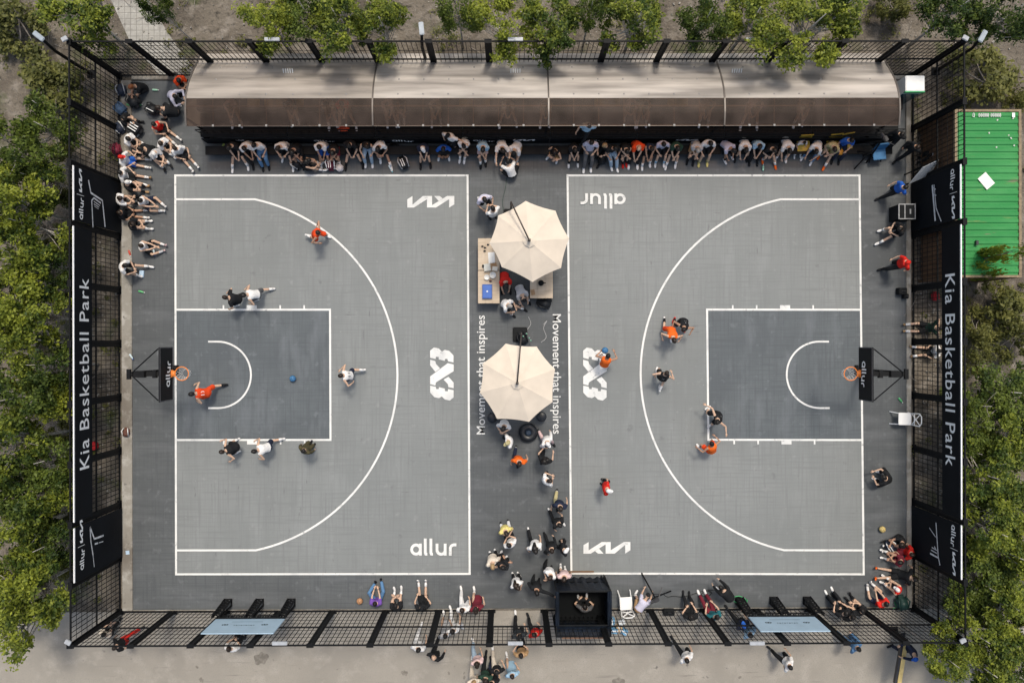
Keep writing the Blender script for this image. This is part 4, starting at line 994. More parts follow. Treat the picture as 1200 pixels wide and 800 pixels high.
# ------------------------------------------------------------------ trees
def leaf_mat(name, dark, light, hue=.0):
    m = bpy.data.materials.new(name); m.use_nodes = True; n = m.node_tree.nodes; l = m.node_tree.links; b = n['Principled BSDF']
    b.inputs['Roughness'].default_value = .55; b.inputs['Specular IOR Level'].default_value = .3
    g = n.new('ShaderNodeNewGeometry'); t = n.new('ShaderNodeTexNoise'); t.inputs['Scale'].default_value = 2.2; t.inputs['Detail'].default_value = 4; l.new(g.outputs['Position'], t.inputs['Vector'])
    oi = n.new('ShaderNodeObjectInfo'); ad = n.new('ShaderNodeMath'); ad.operation = 'MULTIPLY_ADD'; l.new(oi.outputs['Random'], ad.inputs[0]); ad.inputs[1].default_value = .22; l.new(t.outputs['Fac'], ad.inputs[2])
    a2 = n.new('ShaderNodeMath'); a2.operation = 'MULTIPLY_ADD'; l.new(g.outputs['Random Per Island'], a2.inputs[0]); a2.inputs[1].default_value = .25; l.new(ad.outputs[0], a2.inputs[2])
    r = n.new('ShaderNodeValToRGB'); l.new(a2.outputs[0], r.inputs[0]); r.color_ramp.elements[0].position = .56; r.color_ramp.elements[1].position = .92
    r.color_ramp.elements[0].color = (*dark, 1); r.color_ramp.elements[1].color = (*light, 1); l.new(r.outputs[0], b.inputs['Base Color'])
    tr = n.new('ShaderNodeBsdfTranslucent'); l.new(r.outputs[0], tr.inputs[0]); mx = n.new('ShaderNodeMixShader'); mx.inputs[0].default_value = .28
    l.new(b.outputs[0], mx.inputs[1]); l.new(tr.outputs[0], mx.inputs[2]); l.new(mx.outputs[0], n['Material Output'].inputs[0]); return m
M_leafA = leaf_mat('birch_leaf', (.042, .074, .012), (.265, .30, .034)); M_leafB = leaf_mat('dark_leaf', (.026, .052, .012), (.145, .19, .03))
M_leafC = leaf_mat('weed_leaf', (.07, .08, .022), (.19, .19, .05))
M_bark = layered('birch_bark', (.50, .47, .42), [((.09, .08, .07), (6, 6, 14), .58, .66, 4), ((.30, .27, .23), 3, .5, .7, 4)], .9)
M_twig = mat('grey_bark', (.26, .23, .20), .9, var=.3)
def leaves(rng, centers, rad, per, size, flat=.6):
    cs = np.repeat(np.array(centers), per, 0); N = len(cs)
    d = rng.normal(size=(N, 3)); d /= np.linalg.norm(d, axis=1)[:, None]; r = rng.random(N) ** .5
    rr = np.repeat(np.array(rad), per)
    p = cs + d * (r * rr)[:, None] * np.array([1, 1, .7])
    nrm = rng.normal(size=(N, 3)) * flat + np.array([0, 0, 1]); nrm /= np.linalg.norm(nrm, axis=1)[:, None]
    a = rng.normal(size=(N, 3)); u = np.cross(nrm, a); u /= np.linalg.norm(u, axis=1)[:, None]; v = np.cross(nrm, u)
    s = size * (.6 + .8 * rng.random(N))[:, None]
    V = np.stack([p - u * s, p + v * s * .55 + nrm * s * .12, p + u * s, p - v * s * .55 + nrm * s * .12], 1).reshape(-1, 3)
    return V
def mesh_quads(name, V, m):
    me = bpy.data.meshes.new(name); n = len(V) // 4
    me.vertices.add(len(V)); me.vertices.foreach_set('co', V.astype(np.float32).ravel()); me.loops.add(n * 4); me.loops.foreach_set('vertex_index', np.arange(n * 4, dtype=np.int32))
    me.polygons.add(n); me.polygons.foreach_set('loop_start', np.arange(0, n * 4, 4, dtype=np.int32)); me.update(); me.validate(); me.materials.append(m); return me
variants = []
def make_variant(seed, m, Rr, H, trunk_h, nclump, per, lsize, crad=(.2, .42), bark=None):
    rng = np.random.default_rng(seed); C = []; rad = []
    LB = [(0, 0, trunk_h + H * .62, Rr * .55)]; nl = rng.integers(5, 8); a0 = rng.random() * 6.28
    for j in range(nl):
        a = a0 + 2 * math.pi * j / nl + rng.normal() * .35; q = Rr * rng.uniform(.45, .95); LB.append((q * math.cos(a), q * math.sin(a), trunk_h + H * rng.uniform(.05, .6), Rr * rng.uniform(.24, .48)))
    for i in range(nclump):
        L = LB[rng.integers(len(LB))]; d = rng.normal(size=3); d /= np.linalg.norm(d); q = L[3] * rng.random() ** .45
        C.append((L[0] + d[0] * q, L[1] + d[1] * q, max(trunk_h * .8, L[2] + d[2] * q * .8))); rad.append(rng.uniform(*crad))
    V = leaves(rng, C, rad, per, lsize); cm = mesh_quads('crown', V, m)
    b = MB(); top = (rng.normal() * .15, rng.normal() * .15, trunk_h + H * .8)
    b.tube([(0, 0, 0), (top[0] * .3, top[1] * .3, trunk_h * .6), top], [.075, .055, .015], 7)
    for i in range(0, nclump, 2):
        c = C[i]; t = rng.uniform(.4, .85); s = (top[0] * t * .6, top[1] * t * .6, max(.3, (trunk_h + H * .8) * t * .85)); mid = ((s[0] + c[0]) / 2, (s[1] + c[1]) / 2, (s[2] + c[2]) / 2 - .08)
        b.tube([s, mid, c], [.026, .017, .006], 5)
    to = b.build('trunk', bark or M_bark, smooth=True)
    return cm, to.data, to
def stash(v): variants.append((v[0], v[1])); bpy.data.objects.remove(v[2])
for k in range(5): stash(make_variant(11 + k, M_leafA, 1.35, 2.4, 2.6 + .25 * (k % 3), 84, 56, .066))
for k in range(3): stash(make_variant(31 + k, M_leafB, 1.3, 2.0, 1.7, 74, 60, .062))
for k in range(3): stash(make_variant(51 + k, M_leafC, .75, .75, .25, 26, 85, .055, (.18, .34), M_twig))
stash(make_variant(61, M_leafA, .75, .75, .25, 40, 70, .055, (.15, .3), M_twig))
def tree(px, py, zt, rpx, v, name, label, cat, group, dz=0):
    """px, py: where the crown's middle stands at its height"""
    rnd = random.Random(int(px * 7 + py * 13 + v)); cm, tm_ = variants[v]
    zc = zt; p = at(px, py, zc); base_r = 1.35 if v < 5 else 1.3 if v < 8 else .75
    s = rpx / (933.33 / (30 - zc)) / base_r; mid = (3.9 if v < 5 else 2.7 if v < 8 else .6)
    o = empty(name, (p.x, p.y, 0), rnd.uniform(0, 6.28), label, cat, group); sz = zc / mid
    o.scale = (s, s, sz)
    c = bpy.data.objects.new('crown', cm); COL.objects.link(c); c.parent = o
    t = bpy.data.objects.new('trunk', tm_); COL.objects.link(t); t.parent = o
    return o
ORD = ['first', 'second', 'third', 'fourth', 'fifth', 'sixth', 'seventh', 'eighth', 'ninth', 'tenth', 'eleventh', 'twelfth', 'thirteenth', 'fourteenth']
# left wood
inner = [(58, 150, 36, 6), (50, 205, 34, 0), (36, 262, 44, 1), (54, 318, 34, 6), (44, 372, 42, 2), (60, 430, 34, 7), (52, 482, 40, 3), (58, 540, 34, 5), (48, 590, 38, 4), (58, 640, 34, 6), (40, 690, 46, 0), (24, 738, 44, 1)]
outer = [(6, 170, 40, 5), (2, 236, 42, 2), (4, 300, 40, 4), (0, 356, 44, 0), (6, 408, 36, 1), (4, 462, 44, 7), (6, 520, 40, 2), (2, 572, 42, 6), (8, 630, 42, 3), (0, 690, 44, 1)]
for i, (x, y, r, v) in enumerate(inner):
    tree(x - 8, y, 3.1 + .2 * (i % 3), r * .94, v, 'birch_tree' if v < 5 else 'leafy_tree', '%s tree %s from the top in the row nearest the left fence' % ('yellow-green' if v < 5 else 'dark green', ORD[i]), 'tree', 'trees beyond the left fence')
for i, (x, y, r, v) in enumerate(outer):
    tree(x, y, 4.2, r, v, 'birch_tree' if v < 5 else 'leafy_tree', '%s tree %s from the top along the left edge of the photo' % ('yellow-green' if v < 5 else 'dark green', ORD[i]), 'tree', 'trees beyond the left fence')
tops = [(94, 14, 46, 0, 'bushy green tree beside the grey paved path'), (20, 28, 34, 8, 'low sparse bush in the top left corner of the photo'), (182, 6, 18, 5, 'small dark tree right of the grey paved path'), (55, 95, 40, 9, 'low dark bush beside the top left lamp post'),
        (312, 22, 34, 1, 'green tree behind the fence, leftmost of the row over the shelter'), (356, 14, 34, 6, 'dark tree second from left in the row over the shelter'), (398, 26, 36, 2, 'yellow-green tree third from left in the row over the shelter'), (446, 26, 34, 3, 'bright tree just left of the middle lamp post'),
        (536, 12, 26, 7, 'small dark tree just right of the middle lamp post'), (592, 30, 36, 4, 'green tree over the middle floodlight of the shelter fence'), (646, 34, 38, 0, 'green tree reaching over the fence right of the middle floodlight'), (694, 10, 24, 5, 'small dark tree behind the pair of middle trees'), (746, 24, 38, 1, 'rounded green tree standing alone over the right half of the shelter'),
        (830, 22, 30, 6, 'dark tree left of the right floodlight on the shelter fence'), (884, 24, 38, 2, 'green tree hanging over the right floodlight on the shelter fence'), (950, 26, 44, 4, 'large bright tree overhanging the shelter roof at its right'), (988, 8, 28, 3, 'green tree at the top edge right of the largest overhanging tree'),
        (1124, 10, 38, 6, 'dark tree above the top right lamp post'), (1186, 20, 34, 7, 'dark tree in the top right corner of the photo'), (1048, 8, 20, 8, 'low weedy bush at the top edge left of the top right corner')]
for x, y, r, v, lb in tops: tree(x, y, (3.4 if v < 8 else .9), r, v, 'leafy_tree' if v < 8 else 'bush', lb, 'tree' if v < 8 else 'bush', 'trees beyond the top fence')
rights = [(1156, 92, 38, 8, .8, 'low green bush above the green container'), (1192, 120, 16, 9, .7, 'small bush at the top right corner of the container'), (1164, 303, 17, 11, 2.9, 'olive green bush growing over the lower edge of the container'), (1176, 352, 30, 9, .9, 'low yellow-green bush just below the container'),
          (1146, 384, 20, 8, .8, 'small bush by the right fence below the container'), (1190, 396, 24, 8, .8, 'small weedy bush at the right edge below the container'), (1140, 420, 20, 10, .8, 'dark small bush beside the letters "Basketball" on the right'), (1186, 462, 40, 6, 2.4, 'dark green tree at the right edge level with the hoop'),
          (1150, 502, 34, 5, 2.4, 'dark tree outside the right fence beside the white chair'), (1188, 522, 36, 0, 3, 'yellow-green tree at the right edge level with the white chair'), (1158, 556, 40, 1, 3, 'yellow-green tree outside the right fence at the end of the lettering'), (1190, 592, 36, 7, 2.6, 'dark tree at the right edge level with the lower right banner top'),
          (1160, 618, 34, 2, 3.2, 'green tree beside the lower right tall banner'), (1190, 650, 38, 3, 3.2, 'bright tree at the right edge beside the lower tall banner'), (1158, 686, 40, 6, 2.6, 'dark green tree just below the lower right tall banner'), (1190, 712, 36, 0, 3.4, 'yellow-green tree in the lower right at the edge'),
          (1140, 742, 34, 4, 3.2, 'green tree at the bottom right fence corner'), (1112, 772, 30, 1, 3.2, 'yellow-green tree overhanging the plaza near the yellow beam'), (1160, 786, 38, 3, 3.2, 'yellow-green tree at the bottom right of the photo')]
rights += [(1128, 470, 22, 7, 2.2, 'small dark tree close to the right fence below the hoop'), (1200, 490, 30, 6, 2.6, 'dark tree cut by the right edge just below the hoop level'), (1140, 530, 24, 6, 2.2, 'small dark tree close to the right fence at the word "Park"'), (1176, 580, 30, 7, 2.2, 'dark tree between two yellow-green trees near the end of the name strip'),
           (1140, 588, 24, 5, 2.2, 'small dark tree behind the right fence just above the lower tall banner'), (1200, 622, 32, 4, 3.2, 'yellow-green tree cut by the right edge beside the lower tall banner'), (1142, 650, 24, 7, 2.2, 'small dark tree right behind the lower tall banner'), (1178, 684, 34, 5, 2.4, 'dark tree between the two bright ones below the lower tall banner'),
           (1200, 748, 38, 2, 3.2, 'yellow-green tree cut by the right edge near the bottom'), (1166, 728, 34, 7, 2.4, 'dark tree just right of the bottom right fence corner'), (1195, 790, 34, 6, 2.6, 'dark tree in the bottom right corner of the photo'), (1136, 716, 24, 5, 2.2, 'small dark tree behind the mesh above the bottom right corner')]
for x, y, r, v, z, lb in rights: tree(x, y, z, r, v, 'leafy_tree' if v < 8 else 'bush', lb, 'tree' if v < 8 else 'bush', 'trees beyond the right fence')
for i, (x, y, r) in enumerate(((70, 178, 14), (72, 228, 15), (66, 290, 16), (70, 345, 15), (66, 402, 14), (70, 455, 16), (68, 512, 15), (70, 562, 16), (66, 612, 15), (70, 668, 16))):  # added bushes, standing in for the trees' shade on the soil
    tree(x, y, .7, r, 8 + i % 3, 'bush', 'low dark weedy bush added to stand in for tree shade at the foot of the left fence, %s from the top' % ORD[i], 'bush', 'bushes added as shade along the left fence')
# thin pale birch stems leaning out of the wood
def bare(px, py, tx, ty, h, label):
    g = at(px, py); q = at(tx, ty, h); o = empty('bare_birch', (g.x, g.y, 0), 0, label, 'tree', 'thin bare birches by the side fences'); d = q - g; rr = random.Random(int(px + py)); b = MB()
    p1 = (d.x * .35 + rr.uniform(-.08, .08), d.y * .35 + rr.uniform(-.08, .08), h * .4); b.tube([(0, 0, 0), p1, (d.x, d.y, h)], [.055, .042, .014], 7); b.build('trunk', M_bark, o, True)
    for k in range(5):
        f = .45 + .1 * k; s = Vector((d.x * f, d.y * f, h * f)); e = s + Vector((rr.uniform(-.7, .4), rr.uniform(-.6, .6), rr.uniform(.2, .6))); MB().tube([s, (s + e) / 2 + Vector((0, 0, -.05)), e], [.018, .012, .005], 5).build('branch', M_twig, o, True)
for k, (px, py, tx, ty, h) in enumerate(((84, 150, 38, 118, 3.6), (82, 318, 48, 306, 3.4), (83, 392, 50, 378, 3.3), (84, 402, 44, 398, 3.5), (84, 444, 40, 442, 3.4), (84, 470, 36, 474, 3.6), (83, 560, 46, 580, 3.4), (82, 600, 22, 616, 4.2), (80, 612, 40, 626, 3.4), (84, 640, 56, 660, 3.0))):
    bare(px, py, tx, ty, h, 'thin pale birch stem behind the left fence, %s from the top' % ORD[k])
for k, (px, py, tx, ty, h) in enumerate(((1126, 478, 1162, 476, 3.0), (1132, 560, 1172, 552, 3.2), (1130, 700, 1176, 704, 3.4), (1128, 722, 1158, 738, 3.0))):
    bare(px, py, tx, ty, h, 'thin pale birch stem behind the right fence, %s from the top' % ORD[k])
# scattered weeds: nobody could count them
rng = np.random.default_rng(5); C = []; rad = []
def blob_field(n, x0, x1, y0, y1):
    k = 0
    while k < n:
        px, py = rng.uniform(x0, x1), rng.uniform(y0, y1); s = math.sin(px * .061 + 1.3) + math.sin(py * .047 + px * .02) + math.sin((px - py) * .083)
        if s + rng.normal() * .5 < .35: continue
        if 1066 < px < 1200 and 130 < py < 330: continue
        if 60 < py - 0 and 136 < px < 200 and py < 95: continue
        if py < 95 and 100 + py * .7 < px < 150 + py * .75: continue
        if py > 714: continue
        p = at(px, py, .06); C.append((p.x, p.y, .05 + .12 * rng.random())); rad.append(rng.uniform(.08, .28)); k += 1
blob_field(300, -60, 138, -40, 712); blob_field(260, 1068, 1270, -40, 712); blob_field(230, 138, 1068, -60, 88)
o = bpy.data.objects.new('undergrowth', mesh_quads('undergrowth', leaves(rng, C, rad, 30, .042, .8), M_leafC)); COL.objects.link(o); tag(o, 'low weeds scattered over the dry soil outside the fences', 'weeds', kind='stuff')
b = MB(); rnd = random.Random(21)
for k in range(900):
    side = rnd.random()
    px, py = (rnd.uniform(84, 138), rnd.uniform(95, 700)) if side < .3 else (rnd.uniform(1068, 1125), rnd.uniform(330, 705)) if side < .62 else (rnd.uniform(0, 1200), rnd.uniform(-10, 60))
    p = at(px, py); s = rnd.uniform(.02, .065); M = Matrix.Rotation(rnd.random() * 3, 3, 'Z') @ Matrix.Rotation(rnd.random() * 2, 3, 'X'); b.box((p.x, p.y, s * .4), (s * rnd.uniform(.6, 1.6), s, s * .8), M)
o = b.build('stones', layered('pale_stone', (.33, .31, .28), [((.16, .15, .13), 3, .4, .6, 3)], .9)); tag(o, 'pale stones and litter on the soil outside the fences', 'stones', kind='stuff')
b = MB()
for k in range(260):
    px, py = ((rnd.uniform(-10, 136), rnd.uniform(90, 700)) if k % 3 == 0 else (rnd.uniform(1068, 1210), rnd.uniform(330, 710)) if k % 3 == 1 else (rnd.uniform(0, 1200), rnd.uniform(-10, 60)))
    p = at(px, py); a = rnd.random() * 6.28; L = rnd.uniform(.2, 1.0); q = p + Vector((math.cos(a) * L, math.sin(a) * L, rnd.uniform(.02, .2))); mmid = (p + q) / 2 + Vector((rnd.uniform(-.1, .1), rnd.uniform(-.1, .1), .05)); b.tube([p + Vector((0, 0, .02)), mmid, q], [.012, .009, .004], 4)
tag(b.build('twigs', M_twig), 'dry twigs lying on the soil outside the fences', 'twigs', kind='stuff')
# ------------------------------------------------------------------ people
V3 = Vector
def ik(a, t, l1, l2, pole):
    d = t - a; L = min(d.length, (l1 + l2) * .995); d = d.normalized() if d.length > 1e-6 else V3((0, 0, -1)); t2 = a + d * L
    x = (l1 * l1 - l2 * l2 + L * L) / (2 * L); h = math.sqrt(max(0, l1 * l1 - x * x)); p = V3(pole) - d * V3(pole).dot(d)
    p = p.normalized() if p.length > 1e-6 else V3((0, 0, 1)); return a + d * x + p * h, t2
# pelvis, lean, feet (ankles L, R), hands (wrists L, R), head pitch; +y is forward, +x the right hand side
POSES = {
 'stand': dict(pel=(0, 0, .93), lean=2, f=((-.12, .02, .09), (.12, -.02, .09)), h=((-.27, .06, .82), (.27, .04, .82)), head=10),
 'phone': dict(pel=(0, 0, .93), lean=6, f=((-.12, .02, .09), (.12, -.02, .09)), h=((-.09, .30, 1.12), (.08, .28, 1.10)), head=35),
 'folded': dict(pel=(0, 0, .93), lean=3, f=((-.13, .03, .09), (.13, -.04, .09)), h=((.12, .22, 1.14), (-.12, .24, 1.12)), head=12),
 'walk': dict(pel=(0, 0, .91), lean=6, f=((-.09, .34, .1), (.10, -.34, .15)), h=((-.27, -.18, .86), (.27, .26, .90)), head=12),
 'carry': dict(pel=(0, 0, .92), lean=8, f=((-.10, .25, .1), (.11, -.24, .13)), h=((-.2, .34, 1.0), (.22, .36, 1.0)), head=25),
 'run': dict(pel=(0, 0, .86), lean=22, f=((-.10, .22, .12), (.12, -.40, .32)), h=((-.30, -.02, 1.0), (.26, .34, 1.06)), head=-5),
 'lunge': dict(pel=(0, -.05, .78), lean=34, f=((-.18, .22, .1), (.16, -.46, .12)), h=((-.34, .30, .80), (.30, .36, .82)), head=-5),
 'defend': dict(pel=(0, -.12, .74), lean=34, f=((-.28, .06, .1), (.30, -.08, .1)), h=((-.42, .28, .85), (.42, .30, .85)), head=-8),
 'wide': dict(pel=(0, -.1, .76), lean=26, f=((-.34, .24, .1), (.30, -.12, .1)), h=((-.62, .16, 1.1), (.60, .10, 1.0)), head=0),
 'dribble': dict(pel=(0, -.1, .82), lean=28, f=((-.18, .16, .1), (.18, -.16, .1)), h=((-.26, .30, 1.0), (.22, .44, 1.12)), head=-5),
 'bend': dict(pel=(0, -.25, .88), lean=80, f=((-.14, .0, .09), (.14, -.06, .09)), h=((-.16, .50, .5), (.18, .54, .5)), head=20),
 'knees': dict(pel=(0, 0, .11), lean=18, f=((-.13, .56, .08), (.13, .60, .08)), h=((.03, .52, .42), (-.03, .54, .40)), head=25),
 'ring': dict(pel=(0, 0, .11), lean=8, f=((-.12, .72, .08), (.12, .74, .08)), h=((.0, .70, .38), (.02, .72, .36)), head=20, wide=1),
 'out': dict(pel=(0, 0, .11), lean=4, f=((-.16, .86, .08), (.14, .88, .08)), h=((-.18, .36, .3), (.16, .34, .3)), head=18),
 'back': dict(pel=(0, 0, .11), lean=-28, f=((-.20, .86, .08), (.12, .84, .08)), h=((-.34, -.30, .06), (.34, -.32, .06)), head=10),
 'cross': dict(pel=(0, 0, .11), lean=15, f=((.18, .34, .08), (-.18, .30, .08)), h=((-.14, .38, .28), (.14, .36, .28)), head=30, wide=1),
 'bench': dict(pel=(0, 0, .50), lean=22, f=((-.17, .62, .08), (.15, .66, .08)), h=((-.03, .56, .52), (.03, .58, .50)), head=25),
 'bench_wide': dict(pel=(0, 0, .50), lean=16, f=((-.32, .66, .08), (.30, .70, .08)), h=((-.05, .46, .56), (.05, .48, .54)), head=25),
 'bench_up': dict(pel=(0, 0, .50), lean=6, f=((-.13, .62, .08), (.13, .60, .08)), h=((-.14, .36, .62), (.14, .38, .62)), head=28),
 'bench_low': dict(pel=(0, 0, .46), lean=44, f=((-.20, .56, .08), (.18, .58, .08)), h=((-.12, .68, .36), (.12, .70, .34)), head=30),
 'bench_hug': dict(pel=(0, 0, .50), lean=32, f=((-.10, .58, .08), (.10, .62, .08)), h=((.12, .50, .56), (-.10, .52, .54)), head=30),
 'perch': dict(pel=(0, 0, .70), lean=-6, f=((-.12, .62, .09), (.14, .64, .09)), h=((-.10, .18, .82), (.12, .2, .80)), head=22),
 'squat': dict(pel=(0, -.15, .34), lean=38, f=((-.16, .10, .08), (.16, .06, .08)), h=((-.14, .50, .52), (.14, .52, .50)), head=15, wide=1),
 'reach': dict(pel=(0, 0, .50), lean=34, f=((-.22, .46, .08), (.22, .44, .08)), h=((-.20, .78, .80), (.22, .80, .78)), head=20),
 'armout': dict(pel=(0, 0, .93), lean=10, f=((-.14, .06, .09), (.14, -.06, .09)), h=((-.70, .12, 1.36), (.26, .12, .9)), head=12),
 'overhead': dict(pel=(0, 0, .11), lean=-6, f=((-.10, .88, .08), (.10, .86, .08)), h=((-.14, .10, .98), (.14, .10, .98)), head=5, wide=1, epole=1),
 'one_out': dict(pel=(0, 0, .50), lean=25, f=((-.30, .72, .08), (.15, .44, .08)), h=((-.06, .46, .58), (.10, .44, .60)), head=25),
}
ZREF = lambda z: 1.25 if z > .6 else .75 if z > .3 else .4
SK = {'a': (.52, .345, .245), 'b': (.38, .22, .145), 'c': (.25, .135, .08)}
CL = {'W': (.72, .71, .70), 'L': (.42, .42, .43), 'V': (.50, .49, .60), 'K': (.012, .013, .015), 'N': (.016, .022, .045), 'B': (.02, .10, .42), 'R': (.58, .022, .015), 'O': (.70, .065, .014), 'Q': (.72, .125, .015),
      'Y': (.66, .56, .20), 'P': (.15, .07, .33), 'T': (.36, .23, .12), 'G': (.10, .10, .105), 'M': (.15, .018, .03), 'E': (.015, .11, .13), 'S': (.30, .46, .60), 'J': (.09, .19, .34), 'H': (.32, .42, .52), 'D': (.035, .04, .045),
      'A': (.07, .06, .03), 'I': (.62, .45, .44), 'C': (.62, .55, .46), 'F': (.02, .05, .035), 'Z': (.42, .37, .2)}
HR = {'k': (.010, .008, .007), 'b': (.020, .012, .008), 'y': (.30, .20, .10), 'g': (.30, .28, .26), 'r': (.25, .08, .025), 'o': None}
def m_skin(c): return mat('skin_' + c, SK[c], .55, var=.06, scale=20)
def m_cloth(c): return mat('cloth_' + c, CL[c], .85, var=.10, scale=9, bump=.5, bscale=26, spec=.2)
def m_hair(c): return mat('hair_' + c, HR[c], .5, var=.35, scale=60)
M_eye = mat('eye_dark', (.02, .015, .012), .3, var=0); M_lip = mat('lip', (.30, .11, .09), .5, var=0)

def loft(mb, rings, n=12, mi=0):
    vs = []; fs = []
    for c, X, Y, rx, ry in rings:
        for k in range(n):
            a = 2 * math.pi * k / n; vs.append(c + X * (rx * math.cos(a)) + Y * (ry * math.sin(a)))
    for i in range(len(rings) - 1):
        for k in range(n): fs.append((i * n + k, i * n + (k + 1) % n, (i + 1) * n + (k + 1) % n, (i + 1) * n + k))
    fs.append(tuple(range(n))[::-1]); fs.append(tuple((len(rings) - 1) * n + k for k in range(n))); mb.add(vs, fs, mi)
def limb(mb, pts, rad):
    mb.tube(pts, rad, 10)
    for p, r in zip(pts[1:-1], rad[1:-1]): mb.ball(p, r * 1.0, 8)
def torso_rings(J, g, lo=-.10, hi=1.0):
    P, N, hx, sx = J['P'], J['N'], J['hx'], J['sx']; up = (N - P); rows = ((-.10, .13, .10), (0, .165, .125), (.22, .148, .11), (.45, .15, .108), (.68, .175, .118), (.86, .185, .105), (.97, .12, .08), (1.04, .062, .058)); out = []
    for t, rx, ry in rows:
        if t < lo or t > hi: continue
        x = hx.lerp(sx, min(1, max(0, t))).normalized(); f = max(0, min(1, t)); c = P + up * t + J['fw'] * (-.025 * math.sin(math.pi * f)); y = up.normalized().cross(x).normalized(); k = J['build']
        out.append((c, x, y, rx * k + g, ry * k + g))
    return out
HAND = None
def hand_pts(mb, wrist, d, side, palmn):
    """palm, four unequal bent fingers and a side thumb; d points from wrist to fingers"""
    d = d.normalized(); n = (palmn - d * palmn.dot(d)).normalized(); x = d.cross(n) * side
    b0 = wrist - d * .01
    loft(mb, [(b0, x, n, .024, .018), (b0 + d * .04, x, n, .036, .016), (b0 + d * .085, x, n, .040, .014), (b0 + d * .10, x, n, .036, .011)], 8)
    for k, (o, L, r) in enumerate(((.029, .068, .0085), (.010, .078, .009), (-.010, .072, .0087), (-.028, .056, .0075))):
        s = b0 + d * .092 + x * o; c1 = s + (d * .8 - n * .45).normalized() * L * .5; c2 = c1 + (d * .45 - n * .9).normalized() * L * .5
        mb.tube([s, c1, c2], [r, r * .95, r * .75], 5)
    s = b0 + d * .035 + x * .03; c1 = s + (d * .55 + x * .75 - n * .2).normalized() * .035; c2 = c1 + (d * .9 + x * .1 - n * .35).normalized() * .03; mb.tube([s, c1, c2], [.0125, .0105, .008], 5)
def head_mesh(mb, c, M, hair):
    """skull with face, eyes, nose, mouth and ears; material 0 skin, 1 eyes, 2 lips"""
    n, m = 14, 10; vs = []; fs = []
    for i in range(m + 1):
        t = math.pi * i / m; z = math.cos(t)
        for k in range(n):
            a = 2 * math.pi * k / n; w_ = math.sin(t); x = .077 * w_ * math.cos(a); y = .098 * w_ * math.sin(a)
            if z < 0: x *= 1 + .28 * z; y *= 1 + (.10 * z if y > 0 else .38 * z)
            vs.append(c + M @ V3((x, y + (.008 if z < -.2 else 0), z * .118)))
    for i in range(m):
        for k in range(n): fs.append((i * n + k, (i + 1) * n + k, (i + 1) * n + (k + 1) % n, i * n + (k + 1) % n))
    mb.add(vs, fs, 0)
    mb.add([c + M @ V3(p) for p in ((-.009, .094, .005), (.009, .094, .005), (-.016, .095, -.035), (.016, .095, -.035), (0, .122, -.028), (0, .098, .012))], [(0, 2, 4), (1, 4, 3), (0, 4, 5), (1, 5, 4), (2, 3, 4)], 0)
    for s in (-1, 1):
        mb.ball(c + M @ V3((s * .031, .086, .004)), (.012, .008, .008), 8, 1, M); mb.ball(c + M @ V3((s * .078, -.005, -.008)), (.009, .018, .03), 8, 0, M)
    mb.ball(c + M @ V3((0, .090, -.062)), (.022, .008, .007), 8, 2, M)
NUMBERS = {}
PENDING = []
def later(mb, name, mats, parent, voxel, smooth=2, extra=None):
    o = mb.build(name, mats, parent)
    r = o.modifiers.new('r', 'REMESH'); r.mode = 'VOXEL'; r.voxel_size = voxel
    s = o.modifiers.new('s', 'SMOOTH'); s.iterations = smooth; s.factor = .5
    PENDING.append((o, mats, extra)); return o
